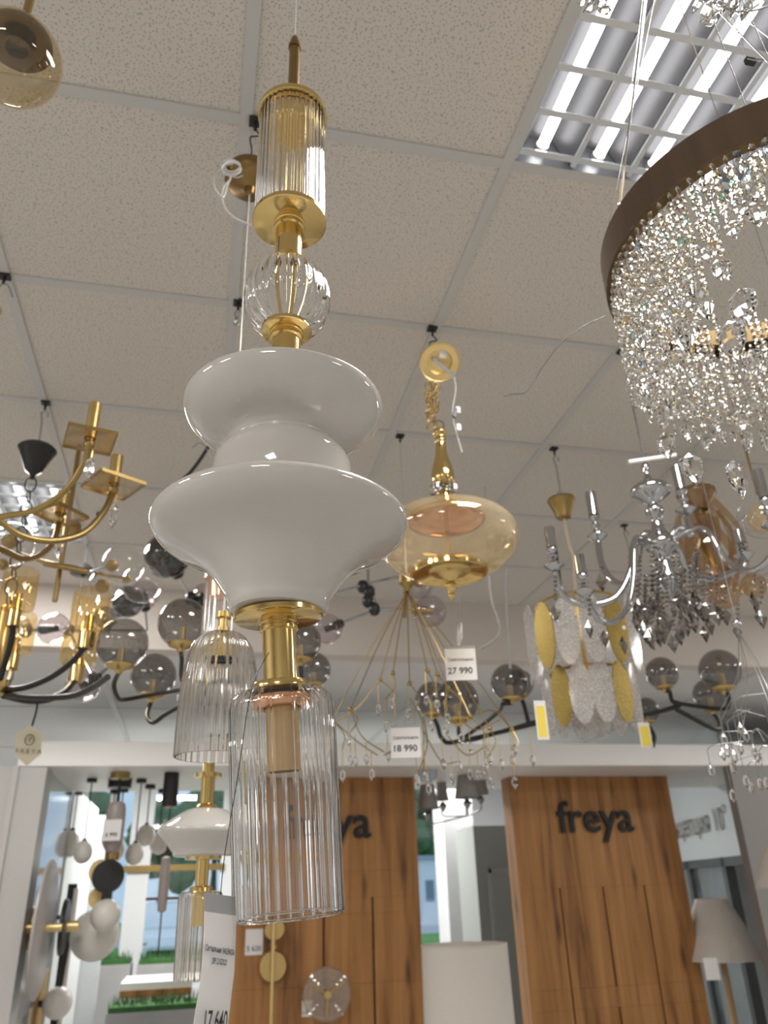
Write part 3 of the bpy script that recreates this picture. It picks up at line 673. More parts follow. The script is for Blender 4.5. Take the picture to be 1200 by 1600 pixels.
for x, y, z, r0 in beads[:300]:
    o = bpy.data.objects.new('crystal_bead', random.choice(glint_tints) if random.random() < .12 else b_me); COL.objects.link(o); o.parent = rc; o.location = Vector((x, y, z))-WO[rc]; o.rotation_euler = (0, 0, r0)
rest = MB()
bv = [q.co.copy() for q in b_me.vertices]; bf = [list(q.vertices) for q in b_me.polygons]
for x, y, z, r0 in beads[300:]:
    M = Matrix.Rotation(r0, 3, 'Z'); rest.add([M@q+Vector((x, y, z)) for q in bv], bf)
o = rest.go('crystal_bead_strands', CRYST, rc, False); o['kind'] = 'stuff'
o = links.go('bead_pins', GOLD, rc, False); o['kind'] = 'stuff'
for x, y, z, r0, s in drops:
    o = bpy.data.objects.new('crystal_drop', d_me); COL.objects.link(o); o.parent = rc; o.location = Vector((x, y, z))-WO[rc]; o.rotation_euler = (0, 0, r0); o.scale = (s, s, s)
for px_, py_, hd, s in ((1143, 522, 1.02, 1.7), (1068, 520, 1.03, 1.6), (1000, 525, 1.05, 1.3), (1150, 740, 1.15, 1.7), (1080, 725, 1.2, 1.5), (1100, 470, 1.02, 1.5), (1160, 470, 1.0, 1.6), (1040, 690, 1.2, 1.3), (1180, 330, .98, 1.2), (1175, 560, 1.05, 1.2)):
    o = bpy.data.objects.new('crystal_drop', d_me); COL.objects.link(o); o.parent = rc; o.location = pt(px_, py_, hd)-WO[rc]; o.rotation_euler = (0, 0, random.uniform(0, 3)); o.scale = (s, s, s)
tube('dangling_wire', path([(946, 494), (915, 508), (880, 533), (850, 570), (832, 600), (818, 614), (800, 616), (788, 619)], 1.2, 1.1), .0009, mat('dark_flex', (.10, .095, .09), .5), rc, 5, 4)
tube('cross_wire', [pt(1120, 478, 1.2), pt(1210, 476, 1.15)], .0008, STEEL, rc, 5)

# crystals of a fixture above the frame, close under the louvre light
cl = thing('crystal_pendant', 'cluster of clear crystal beads at the top right edge below the louvre light', 'chandelier', pt(1020, 8, .74))
for k, (px_, py_, s) in enumerate(((915, 2, .9), (928, 8, 1.1), (942, 3, 1.), (948, 16, .9), (1092, 4, 1.), (1106, 14, 1.2), (1112, 32, .9), (1124, 8, 1.), (1148, 5, 1.2), (1165, 15, 1.), (1180, 2, 1.1), (935, -6, 1.2), (1140, -6, 1.2))):
    o = bpy.data.objects.new('crystal_drop', d_me); COL.objects.link(o); o.parent = cl; o.location = pt(px_, py_, .74)-WO[cl]; o.rotation_euler = (random.uniform(0, 2), random.uniform(0, 2), 0); o.scale = (s*.62,)*3
tube('wire_frame', path([(900, -25), (1000, -12), (1100, 0), (1150, 18), (1200, 10), (1250, -20)], .74, .74), .0012, STEEL, cl, 6, 4)
for a, b in (((1110, 20), (1165, 165)), ((1140, 10), (1168, 95)), ((1160, 0), (1215, 120)), ((1168, 92), (1210, 100))):
    tube('thin_wire', [pt(*a, .74), pt(*b, .80)], .0006, STEEL, cl, 5)
obox('wire_clamp', pt(1172, 96, .78), (.006, 0, 0), (0, .003, 0), (0, 0, .004), BLACKP, cl)

# amber globe at the upper left corner
GA_ = pt(22, 92, .86); GAx = (GA_.x, GA_.y)
gg = thing('pendant_lamp', 'amber tinted glass globe with dark brass cup at the upper left corner', 'pendant lamp', GA_-Vector((0, 0, .055)))
gr = px2m(GA_, 71)
lathe('stem', GAx, [(ZC, .006), (GA_.z+gr*1.35, .006), (GA_.z+gr*1.35, .016), (GA_.z+gr*.72, .0165)], BRASS, gg, 24)
lathe('brass_cup', GAx, [(GA_.z+gr*.93, .002), (GA_.z+gr*.88, gr*.42), (GA_.z+gr*.66, gr*.70), (GA_.z+gr*.55, gr*.72), (GA_.z+gr*.53, gr*.66), (GA_.z+gr*.6, gr*.3), (GA_.z+gr*.35, gr*.3), (GA_.z+gr*.35, gr*.24), (GA_.z+gr*.55, gr*.22), (GA_.z+gr*.55, .001)], mat('dark_bronze_cup', (.12, .08, .04), .2, 1, .1), gg, 40)
lathe('glass_globe', GAx, sphere_prof(GA_.z, gr, 80, -90, 18), thin('amber_globe_glass', (.88, .80, .64), .06, (1, .95, .85), .03, .02, (.9, .8, .55)), gg, 48)

# ================================================================== BRASS CANDLE CHANDELIER (left)
LA = (-.598, 1.77)
gc = thing('candle_chandelier', 'brass candle chandelier with square amber glass drip plates at the left edge', 'chandelier', (LA[0], LA[1], zp(LA, 880)))
hook(gc, *LA)
tube('s_hook', [(LA[0]+.03, LA[1], ZC-.07), (LA[0]+.014, LA[1], ZC-.035), (LA[0]-.002, LA[1], ZC-.03), (LA[0]-.01, LA[1], ZC-.06), (LA[0]-.004, LA[1], ZC-.11), (LA[0]+.008, LA[1], ZC-.12)], .0022, STEEL, gc, 6, 4)
chain(gc, LA[0], LA[1], ZC-.11, ZC-.42, GOLDS, .011, .002)
lathe('column', LA, pl(LA, [(690, 6), (700, 14), (720, 10), (800, 9), (830, 26), (860, 26), (880, 12)]), BRASS, gc, 24, cap=True)
PLATE = thin('amber_plate_glass', (.84, .74, .58), .08, (1, .95, .86), .04, .05, (.7, .55, .38))
def candle_arm(pts, h0, h1, ctop, ang, rpx=5.5, plate=50, drop=True):
    P = path(pts, h0, h1); tip = P[-1]
    tube('arm', P, px2m(tip, rpx)*.9, BRASS, gc, 10, 5)
    A = (tip.x, tip.y); u = px2m(tip, 1)
    lathe('candle_cup', A, [(tip.z-6*u, 4*u), (tip.z, 8*u), (tip.z+6*u, 8*u), (tip.z+8*u, 6*u), (tip.z+14*u, 7*u)], BRASS, gc, 20)
    s = plate*u*.72; ca, sa = math.cos(ang), math.sin(ang)
    pl_ = obox('drip_plate', (tip.x, tip.y, tip.z+12*u), (s*ca, s*sa, 0), (-s*sa, s*ca, 0), (0, 0, 2.6*u), PLATE, gc)
    for e in (-1, 1):
        obox('plate_rim', Vector((tip.x, tip.y, tip.z+12*u))+Vector((ca, sa, 0))*s*e, (-s*sa, s*ca, 0), (ca*.8*u, sa*.8*u, 0), (0, 0, 2.8*u), BRASS, pl_)
        obox('plate_rim', Vector((tip.x, tip.y, tip.z+12*u))+Vector((-sa, ca, 0))*s*e, (s*ca, s*sa, 0), (-sa*.8*u, ca*.8*u, 0), (0, 0, 2.8*u), BRASS, pl_)
    zt2 = zp(A, ctop)
    lathe('candle_tube', A, [(tip.z+13*u, 9*u), (zt2, 9.5*u), (zt2, 8*u), (zt2-.02, 8*u)], GOLDS, gc, 24)
    if drop:
        c = Vector((tip.x+6*u, tip.y, tip.z-38*u)); v, f = gem_g(c, 8*u, 20*u, 26*u, 6); o = link('crystal_drop', v, f, CRYST, gc, False)
        tube('drop_pin', [c+Vector((0, 0, 18*u)), c+Vector((0, 0, 34*u))], 1.2*u, GOLDS, o, 5)
candle_arm([(-90, 812), (-40, 812), (10, 806), (60, 795), (105, 763), (132, 722), (139, 697)], 1.87, 1.68, 632, .25)
candle_arm([(-90, 812), (-30, 805), (0, 815), (32, 836), (80, 845), (130, 833), (163, 798), (176, 768)], 1.87, 2.05, 713, .55)
candle_arm([(-90, 850), (-40, 850), (0, 858), (35, 873), (62, 868), (84, 845), (92, 815)], 1.87, 2.30, 770, .9, 5, 42)
candle_arm([(-90, 850), (-130, 850), (-190, 830), (-215, 770)], 1.87, 1.8, 710, .3)

# ================================================================== BLACK CANOPY CHANDELIER, amber cylinders
KA = (-.588, 2.377)
kc = thing('amber_chandelier', 'black armed chandelier with amber glass cylinder shades below the black canopy', 'chandelier', (KA[0], KA[1], zp(KA, 1085)))
hook(kc, *KA); s_hook(kc, KA[0], KA[1], ZC-.04, ZC-.20, STEEL)
lathe('canopy', KA, pl(KA, [(698, 3), (700, 10), (700, 26), (703, 29), (706, 27), (722, 19), (735, 13), (741, 5), (748, 3)]), BLACKP, kc, 32)
chain(kc, KA[0], KA[1], zp(KA, 748), zp(KA, 950), BLACK, .016, .0026)
lathe('hub', KA, pl(KA, [(945, 3), (950, 10), (1060, 12), (1062, 22), (1085, 22), (1088, 14), (1095, 3)]), GOLDS, kc, 24)
def amber_arm(pts, h0, h1, top, rpx=29, cup=13):
    P = path(pts, h0, h1); tip = P[-1]; A = (tip.x, tip.y); u = px2m(tip, 1)
    tube('arm', P, 5*u, BLACK, kc, 10, 5)
    lathe('gold_cup', A, [(tip.z-4*u, 5*u), (tip.z-4*u, cup*u), (tip.z+22*u, cup*u), (tip.z+22*u, 8*u), (tip.z+50*u, 7*u), (tip.z+50*u, 1*u)], GOLD, kc, 24)
    zz = zp(A, top)
    lathe('amber_cylinder', A, [(tip.z+26*u, cup*u), (tip.z+26*u, rpx*u*.97), (tip.z+30*u, rpx*u), (zz-6*u, rpx*u), (zz, rpx*u*.95)], TAMB2, kc, 40)
amber_arm([(4, 1078), (40, 1074), (80, 1058), (112, 1035), (134, 1010)], 2.45, 2.2, 925)
amber_arm([(6, 1086), (40, 1094), (70, 1094), (100, 1082), (118, 1062)], 2.45, 2.75, 985, 28, 11)
amber_arm([(-5, 1080), (5, 1076), (15, 1060), (17, 1045)], 2.45, 2.9, 960, 26, 10)
amber_arm([(-10, 1075), (0, 1060), (18, 1000), (20, 975)], 2.45, 2.35, 892, 27, 10)
amber_arm([(-17, 1080), (-60, 1090), (-110, 1080), (-130, 1040)], 2.45, 2.4, 960)
tube('arm', path([(6, 1085), (50, 1090), (110, 1088), (145, 1074), (168, 1058)], 2.45, 2.0), .008, BLACK, kc, 10, 5)
ht = thing('swing_tag', 'cream hexagonal hang tag with grey emblem on a black thread', 'tag', pt(43, 1196, 2.4))
tube('thread', path([(60, 1086), (57, 1110), (50, 1134)], 2.4, 2.4), .003, BLACK, ht, 6, 3)
hx = [(24, 1148), (46, 1133), (66, 1146), (64, 1178), (42, 1197), (24, 1181)]
f0 = [pt(x, y, 2.4) for x, y in hx]; nn = (EYE-f0[0]).normalized()
link('card', f0+[q-nn*.003 for q in f0], [list(range(6)), list(reversed(range(6, 12)))]+[[i, (i+1) % 6, 6+(i+1) % 6, 6+i] for i in range(6)], PAPERY, ht, False)
rr_ = Vector((RT.x, RT.y, 0)).normalized()
hr_ = pt(66, 1160, 2.4)-pt(24, 1160, 2.4); hr_.z = 0
text('lettering', 'F R E Y A', px2m(f0[0], 9.5), pt(44, 1177, 2.4)+nn*.004, hr_, (0, 0, 1), INKG, ht)
v, f = ring_g(pt(46, 1156, 2.4)+nn*.002, nn, px2m(f0[0], 8), px2m(f0[0], .8), 20, 5, .8, 1); link('emblem', v, f, INKG, ht)
text('emblem', 'f', px2m(f0[0], 13), pt(46, 1160, 2.4)+nn*.004, hr_, (0, 0, 1), INKG, ht)

# ================================================================== SMOKED GLOBE CHANDELIERS
def smoke_globe(root, px_, py_, r_, hd, arm, h1, stick=True):
    c = pt(px_, py_, hd); u = px2m(c, 1); A = (c.x, c.y); R = r_*u
    lathe('smoked_globe', A, sphere_prof(c.z, R, 90, -68, 16), TSMOKE, root, 40)
    o = lathe('gold_cup', A, [(c.z-R*.80, R*.06), (c.z-R*.80, R*.50), (c.z-R*.84, R*.55), (c.z-R*.93, R*.50), (c.z-R*1.06, R*.16), (c.z-R*1.2, R*.12), (c.z-R*1.22, R*.02)], GOLDS, root, 32)
    lathe('candle_tube', A, [(c.z-R*.82, R*.15), (c.z-R*.18, R*.15), (c.z-R*.18, R*.02)], BRASSL, o, 16)
    if arm:
        P = [Vector((c.x, c.y, c.z-R*1.12))]+path(arm, hd, h1); tube('arm', P, max(.0045, 4.6*u*.75), BLACK, root, 10, 4)
SA = (0, 2.378)
sc1 = thing('smoked_chandelier', 'black bent arm chandelier with smoked glass globes behind the glass bell', 'chandelier', (SA[0], SA[1], zp(SA, 1140)))
lathe('column', SA, [(ZC, .008), (zp(SA, 1060), .008), (zp(SA, 1060), .02), (zp(SA, 1125), .02), (zp(SA, 1130), .002)], BLACK, sc1, 20)
smoke_globe(sc1, 191, 1006, 40, 2.15, [(178, 1070), (184, 1090), (196, 1093), (240, 1085), (318, 1072)], 2.38)
smoke_globe(sc1, 286, 974, 39, 2.1, [(284, 1030), (284, 1062), (300, 1074), (318, 1080)], 2.38)
smoke_globe(sc1, 240, 1056, 35, 2.55, [(232, 1108), (230, 1120), (240, 1129), (262, 1114), (316, 1085)], 2.38)
smoke_globe(sc1, 470, 1003, 32, 2.35, [(470, 1060), (460, 1075), (400, 1085), (325, 1095)], 2.38)
smoke_globe(sc1, 490, 1046, 27, 2.65, [(490, 1090), (480, 1100), (420, 1100), (325, 1095)], 2.38)
sa2 = pt(905, 1125, 3.6); SB = (sa2.x, sa2.y)
sc2 = thing('smoked_chandelier', 'black bent arm chandelier with smoked glass globes behind the glass leaf chandelier', 'chandelier', (SB[0], SB[1], zp(SB, 1160)))
lathe('column', SB, [(ZC, .008), (zp(SB, 1085), .008), (zp(SB, 1085), .04), (zp(SB, 1135), .03), (zp(SB, 1140), .002)], BLACK, sc2, 20)
smoke_globe(sc2, 676, 1092, 27, 3.5, [(684, 1135), (692, 1155), (720, 1158), (880, 1120)], 3.6)
smoke_globe(sc2, 714, 1094, 34, 3.2, [(718, 1148), (728, 1156), (760, 1150), (880, 1115)], 3.6)
smoke_globe(sc2, 796, 1066, 29, 3.1, [(786, 1100), (780, 1110), (760, 1128), (728, 1150)], 3.6)
smoke_globe(sc2, 812, 1068, 22, 3.9, [(818, 1100), (826, 1130)], 3.8)
smoke_globe(sc2, 1034, 1052, 25, 3.5, [(1046, 1080), (1050, 1095), (1062, 1102), (1000, 1118), (930, 1120)], 3.6)
smoke_globe(sc2, 1125, 1047, 32, 3.3, [(1138, 1085), (1138, 1100), (1126, 1108), (1052, 1098)], 3.5)
smoke_globe(sc2, 1108, 1086, 25, 3.8, [(1120, 1122), (1124, 1134), (1114, 1138), (1056, 1108)], 3.5)
smoke_globe(sc2, 1010, 1110, 20, 3.9, [(1022, 1150), (1020, 1165)], 3.8)

# ================================================================== CHROME CANDLE CHANDELIER with smoked kite drops
HC = (1.21, 1.775)
ch = thing('chrome_chandelier', 'chrome candle chandelier with strings of smoked kite crystals under the crystal ring', 'chandelier', (HC[0], HC[1], zp(HC, 1000)))
hook(ch, *HC)
tube('hanging_wire', [(HC[0], HC[1], ZC-.03), (HC[0], HC[1], zp(HC, 725))], .002, BLACK, ch, 6)
tube('white_rod', path([(982, 722), (1056, 711)], 2.05, 2.1), px2m(pt(1000, 720, 2.05), 3.6), WHITE, ch, 8)
lathe('column', HC, fine(pl(HC, [(722, 2), (728, 6), (735, 5), (742, 4), (752, 10), (758, 22), (764, 30), (772, 30), (780, 18), (788, 8), (796, 14), (806, 12), (815, 8), (832, 12), (846, 24), (856, 24), (866, 12), (880, 9), (905, 16), (925, 10), (940, 3)]), 3), CHROME, ch, 32)
def chrome_arm(pts, h1, base, ctop, hub=True, lead=None):
    """arm polyline ends under the bobeche; candle stands above it"""
    P = path(pts, 2.15, h1); tip = P[-1]; u = px2m(tip, 1); A = (tip.x, tip.y)
    tube('arm', P, 5.2*u, CHROME, ch, 10, 5)
    zb_ = zp(A, base); zt3 = zp(A, ctop)
    lathe('bobeche', A, [(zb_-9*u, 4*u), (zb_-6*u, 9*u), (zb_, 16*u), (zb_+1*u, 16*u), (zb_-2*u, 10*u), (zb_-3*u, 3*u)], CHROME, ch, 24)
    H = zt3-zb_
    lathe('baluster', A, fine([(zb_, 4*u), (zb_+H*.08, 8*u), (zb_+H*.16, 4*u), (zb_+H*.24, 8*u), (zb_+H*.32, 4*u), (zb_+H*.42, 9*u), (zb_+H*.50, 6*u)], 3), CHROME, ch, 16)
    lathe('candle_tube', A, [(zb_+H*.48, 8*u), (zt3, 8.5*u), (zt3, 6*u)], CHROME, ch, 20)
    return A, u
arms = [chrome_arm([(1030, 850), (1005, 848), (990, 850), (984, 895), (960, 935), (915, 945), (880, 930), (867, 892)], 1.95, 884, 825),
        chrome_arm([(1030, 850), (1020, 835), (1005, 838), (995, 880), (978, 912), (955, 905), (940, 880), (934, 842)], 2.35, 838, 770),
        chrome_arm([(1030, 850), (1005, 842), (992, 845), (990, 900), (982, 945), (962, 970), (940, 970), (922, 950), (914, 928)], 1.85, 924, 868),
        chrome_arm([(1040, 850), (1060, 825), (1076, 835), (1080, 830), (1074, 812), (1072, 800)], 2.25, 797, 730),
        chrome_arm([(1040, 850), (1075, 830), (1103, 828), (1125, 862), (1150, 888), (1180, 890), (1205, 868), (1210, 835)], 2.0, 820, 735),
        chrome_arm([(1040, 850), (1060, 860), (1075, 895), (1110, 905), (1150, 890), (1163, 870)], 2.5, 868, 830)]
kite_n = 0
def kite_string(px_, y0, y1, hd, size, bead=3.2):
    p0, p1 = pt(px_, y0, hd), pt(px_, y1, hd); u = px2m(p1, 1); m = MB(); L = (p0-p1).length
    n_ = max(1, int((L-size*u)/(bead*2.2*u)))
    for k in range(n_): m.add(*gem_g(p0.lerp(p1, k/n_*(1-size*u/L)), bead*u, bead*u, bead*u, 6))
    o = m.go('bead_string', CRYSM, ch, False)
    ang = random.uniform(-.5, .5); wv = Vector((math.cos(ang-.2), math.sin(ang-.2), 0)); th = wv.cross(Vector((0, 0, 1)))*(-4*u); s = size*u
    c = p1+Vector((0, 0, s*.2)); q = [c+Vector((0, 0, s*.8)), c+wv*s*.52, c-Vector((0, 0, s)), c-wv*s*.52]
    v = q+[c+th, c-th]
    link('kite_crystal', v, [[i, (i+1) % 4, 4] for i in range(4)]+[[(i+1) % 4, i, 5] for i in range(4)], CRYSM, o, False)
for px_, y0, y1, hd, s in ((868, 895, 960, 1.95, 18), (921, 930, 985, 1.86, 18), (940, 885, 912, 2.3, 18), (945, 975, 1000, 1.86, 16), (975, 980, 1010, 1.9, 18),
                           (995, 945, 975, 2.1, 20), (1008, 900, 990, 2.1, 22), (1020, 900, 1000, 2.12, 22), (1030, 920, 990, 2.2, 20), (1042, 905, 975, 2.05, 22), (1052, 935, 1008, 2.15, 18), (1064, 900, 985, 2.05, 18),
                           (1078, 880, 955, 2.0, 24), (1088, 860, 945, 2.0, 24), (1098, 895, 960, 2.2, 18), (1110, 890, 980, 2.1, 18), (1120, 900, 962, 1.95, 22), (1134, 905, 965, 2.2, 18), (1153, 945, 990, 2.2, 18), (1180, 900, 945, 2.0, 24), (1190, 910, 968, 2.05, 20), (1016, 940, 1000, 2.0, 20), (1036, 950, 992, 2.0, 20), (1000, 870, 950, 2.0, 16), (1060, 870, 940, 2.1, 18)):
    kite_string(px_, y0, y1, hd, s)
for k in range(22):
    x_ = random.uniform(990, 1110); y_ = random.uniform(935, 1000); kite_string(x_, y_-random.uniform(50, 110), y_, random.uniform(1.98, 2.35), random.uniform(14, 20), 3.6)

# ================================================================== GLASS LEAF CHANDELIER
FA = (1.243, 2.38)
lf = thing('leaf_chandelier', 'chandelier of upright white and gold oval glass leaves below a brass canopy', 'chandelier', (FA[0], FA[1], zp(FA, 1150)))
hook(lf, *FA); s_hook(lf, FA[0], FA[1], ZC-.04, ZC-.19, STEEL)
lathe('canopy', FA, pl(FA, [(779, 3), (780, 21), (783, 22), (786, 20), (800, 14), (809, 11), (811, 3)]), BRASS, lf, 32)
tube('cord', [(FA[0], FA[1], zp(FA, 810)), (FA[0]+.004, FA[1], zp(FA, 850)), (FA[0]+.014, FA[1], zp(FA, 870)), (FA[0]+.008, FA[1], zp(FA, 900)), (FA[0], FA[1], zp(FA, 945))], .0052, mat('beige_cord', (.50, .42, .30), .6), lf, 8, 4)
for yy, rpx in ((945, 62), (1052, 56)):
    v, f = ring_g((FA[0], FA[1], zp(FA, yy)), (0, 0, 1), rp(FA, yy, rpx), .005, 36, 6); link('frame_ring', v, f, GOLDS, lf)
tube('frame_post', [(FA[0], FA[1], zp(FA, 940)), (FA[0], FA[1], zp(FA, 1090))], .008, GOLDS, lf, 10)
for k in range(3):
    t = k*2*PI/3; R = rp(FA, 945, 62); tube('frame_spoke', [(FA[0], FA[1], zp(FA, 945)), (FA[0]+R*math.cos(t), FA[1]+R*math.sin(t), zp(FA, 945))], .004, GOLDS, lf, 6)
def oval_g(c, out, w, h, th, bend=.0, n=24):
    out = out.normalized(); tx = Vector((0, 0, 1)).cross(out); v = []; f = []
    for s in (1, -1):
        v.append(c+out*th*s)
        for k in range(n): t = 2*PI*k/n; v.append(c+tx*(w*math.cos(t))+Vector((0, 0, h*math.sin(t)))+out*(th*.55*s))
    for k in range(n):
        a, b = 1+k, 1+(k+1) % n; f += [[0, a, b], [n+1, n+1+b, n+1+a], [a, n+1+a, n+1+b, b]]
    return v, f
fa = math.atan2(-FA[1], -FA[0])
for tier, (yc, Rpx, wpx, hpx, ds) in enumerate(((1005, 84, 19, 52, 0.), (1095, 72, 18, 47, .14))):
    seq = {0: 'c', 1: 'c', 2: 'g', 3: 'w', -1: 'g', -2: 'w'}
    n_ = 14
    for k in range(n_):
        kk = k if k <= 7 else k-n_
        a = fa+(kk-.5+ds)*2*PI/n_
        kind = {-3: 'w', -2: 'w', -1: 'g', 0: 'c', 1: 'c', 2: 'g', 3: 'w', 4: 'w'}.get(kk, 'c')
        R = rp(FA, yc, Rpx); c = Vector((FA[0]+R*math.cos(a), FA[1]+R*math.sin(a), zp(FA, yc)))
        v, f = oval_g(c, Vector((math.cos(a), math.sin(a), .12)), rp(FA, yc, wpx), rp(FA, yc, hpx)*(1.15 if kind == 'w' and tier == 0 else 1), .004)
        link('oval_leaf', v, f, GLITTER if kind == 'g' else TFROST, lf)
for px_, py_, h_, hd in ((846, 1125, 24, 2.55), (1008, 1148, 15, 2.6)):
    c = pt(px_, py_, hd); u = px2m(c, 1); o = obox('paper_label', c, RT*9*u, Vector((0, 0, 1))*h_*u*1.25, FW*.001, PAPER, lf); obox('yellow_print', c+Vector((0, 0, -1))*2*u-FW*.0015, RT*7*u, Vector((0, 0, 1))*h_*u, FW*.0006, YELL, o)

# ================================================================== TEA-COLOURED GLASS CHANDELIER
TA = (1.82, 2.378)
tt = thing('glass_chandelier', 'tea coloured twisted glass chandelier under a fluted brown canopy', 'chandelier', (TA[0], TA[1], zp(TA, 965)))
hook(tt, *TA); tube('hanging_wire', [(TA[0], TA[1], ZC-.03), (TA[0], TA[1], zp(TA, 765))], .0022, BRASS, tt, 6)
lathe('canopy', TA, fine(pl(TA, [(765, 4), (766, 24), (770, 29), (776, 28), (788, 18), (798, 11)]), 2), mat('brown_lacquer', (.34, .22, .13), .25, .6, .2), tt, 40, 14, .002)
lathe('core', TA, pl(TA, [(795, 8), (860, 10), (900, 16), (940, 9)]), BRASS, tt, 16)
for k in range(11):
    a = k*2*PI/11; r0 = rp(TA, 850, 26+8*(k % 3)); z0 = zp(TA, 788+8*(k % 4)); z1 = zp(TA, 915+14*(k % 3)); P = []
    for q in range(13):
        s = q/12; rr2 = r0*(.45+.85*math.sin(PI*min(1, s*.85+.1))); aa = a+1.5*s; P.append((Vector((TA[0]+rr2*math.cos(aa), TA[1]+rr2*math.sin(aa), z0+(z1-z0)*s)), aa))
    L = [p+Vector((-math.sin(aa), math.cos(aa), 0))*.022 for p, aa in P]; R = [p-Vector((-math.sin(aa), math.cos(aa), 0))*.022 for p, aa in P]
    ribbon('glass_ribbon', L, R, TTEA, tt, .004)
for px_, py_, r_, hd in ((1130, 925, 27, 2.85), (1178, 915, 20, 2.9), (1112, 900, 16, 2.8)):
    c = pt(px_, py_, hd); lathe('glass_ball', (c.x, c.y), sphere_prof(c.z, px2m(c, r_), n=12), TTEA, tt, 28)
# clear globe at the right edge
cg_ = pt(1193, 806, 2.6); gx = (cg_.x, cg_.y); u = px2m(cg_, 1)
cg = thing('globe_lamp', 'clear glass globe with a golden grain core at the right edge', 'pendant lamp', (cg_.x, cg_.y, cg_.z-40*u))
lathe('glass_globe', gx, sphere_prof(cg_.z, 38*u, 84, -90, 16), TCLEAR, cg, 40)
lathe('grain_core', gx, sphere_prof(cg_.z-3*u, 24*u, n=12), TAMBER, cg, 28)
tube('stem', [(gx[0], gx[1], ZC), (gx[0], gx[1], cg_.z+37*u)], .004, BRASS, cg, 8)

# ================================================================== FINE GOLD WIRE CHANDELIER with drops (centre)
DA = (.636, 2.387)
dr = thing('drop_chandelier', 'delicate gold wire chandelier with hanging crystal drops behind the amber lantern', 'chandelier', (DA[0], DA[1], zp(DA, 1230)))
hook(dr, *DA); tube('hanging_wire', [(DA[0], DA[1], ZC-.03), (DA[0], DA[1], zp(DA, 900))], .0008, STEEL, dr, 5)
lathe('canopy', DA, pl(DA, [(898, 2), (900, 12), (912, 13), (918, 6), (925, 4)]), BRASS, dr, 24)
ends = [((520, 1125), 2.3), ((548, 1108), 2.2), ((594, 1062), 2.5), ((614, 1052), 2.3), ((640, 1068), 2.15), ((668, 1048), 2.6), ((684, 1054), 2.3), ((700, 1075), 2.2), ((735, 1120), 2.4), ((765, 1138), 2.3), ((800, 1140), 2.5)]
top = Vector((DA[0], DA[1], zp(DA, 925)))
DROP = [0]
def crystal_drop(p, ln, u, m=CRYST):
    tube('drop_wire', [p, p-Vector((0, 0, ln*u))], .7*u, GOLDS, dr, 5)
    v, f = gem_g(p-Vector((0, 0, (ln+9)*u)), 4.6*u, 8*u, 12*u, 6); link('crystal_drop', v, f, m, dr, False)
for (e, hd) in ends:
    p = pt(*e, hd); u = px2m(p, 1); mid = top.lerp(p, .5)+Vector((0, 0, .02)); tube('gold_branch', [top, mid, p], .9*u, BRASS, dr, 6, 4)
    lathe('branch_knuckle', (p.x, p.y), sphere_prof(p.z, 4*u, n=6), BRASS, dr, 10)
    q = p+Vector((random.uniform(-.05, .05), random.uniform(-.05, .05), -40*u)); tube('gold_branch', [p, p.lerp(q, .5)+Vector((.02, 0, 0)), q], .9*u, BRASS, dr, 6, 3)
    crystal_drop(p-Vector((4*u, 0, 2*u)), 34, u); crystal_drop(q, 30, u)
for a, b, c in (((594, 1062), (560, 1105), (520, 1130)), ((520, 1125), (560, 1160), (590, 1180)), ((548, 1108), (565, 1150), (600, 1175)), ((660, 1120), (668, 1160), (655, 1205)), ((660, 1140), (690, 1190), (715, 1190)), ((735, 1120), (770, 1110), (800, 1140)), ((700, 1150), (730, 1180), (760, 1165)), ((640, 1090), (660, 1130), (662, 1215)), ((600, 1180), (630, 1165), (655, 1170)), ((700, 1100), (740, 1140), (780, 1125))):
    tube('gold_branch', path([a, b, c], 2.3, 2.4), px2m(pt(*b, 2.3), 1.0), BRASS, dr, 6, 4)
for px_, py_, ln in ((555, 1165, 30), (572, 1178, 14), (580, 1190, 26), (605, 1165, 22), (662, 1180, 40), (690, 1170, 30), (715, 1178, 26), (732, 1185, 30), (758, 1165, 18), (779, 1170, 30), (800, 1150, 28), (827, 1160, 34), (668, 1215, 24), (705, 1200, 22), (650, 1195, 30), (745, 1190, 26)):
    p = pt(px_, py_-18, 2.35); crystal_drop(p, ln, px2m(p, 1))
for px_, py_, hd, w_, h_, txt, lbl in ((720, 1036, 2.1, 24, 27, '27 990', 'white price card hanging below the finial of the amber lantern'), (634, 1158, 2.15, 23, 25, '18 990', 'white price card hanging among the drops of the gold wire chandelier')):
    c = pt(px_, py_, hd); u = px2m(c, 1); t = thing('price_tag', lbl, 'price tag', c-Vector((0, 0, h_*u)))
    obox('card', c, rr_*w_*u, Vector((0, 0, 1))*h_*u, rr_.cross(Vector((0, 0, 1)))*.0006, PAPER, t)
    fr = rr_.cross(Vector((0, 0, 1)))
    if fr.dot(EYE-c) < 0: fr = -fr
    obox('header_strip', c+Vector((0, 0, (h_-2)*u))+fr*.001, rr_*w_*u, Vector((0, 0, 1))*2*u, fr*.0004, PAPERG, t)
    text('print', txt, 14*u, c-Vector((0, 0, h_*.62*u))-rr_*w_*.08*u+fr*.0015, rr_, (0, 0, 1), INK, t, 'CENTER', .0002, .0002)
    text('print', 'Светильник', 7*u, c+Vector((0, 0, h_*.12*u))+fr*.0015, rr_, (0, 0, 1), INKG, t)
    if txt == '27 990':
        for dx in (-2, 3): tube('clear_strip', [c+Vector((0, 0, h_*u))+rr_*dx*u, pt(718+dx, 945, 2.1), pt(716+dx, 925, 2.0)], 1.6*u, TCLEAR, t, 6)
    else: tube('thread', [c+Vector((0, 0, h_*u)), pt(636, 1090, 2.2)], .0006, STEEL, t, 5)
cb = thing('hanging_cable', 'loose grey cable dangling behind the gold base of the amber lantern', 'cable', pt(765, 1015, 2.3))
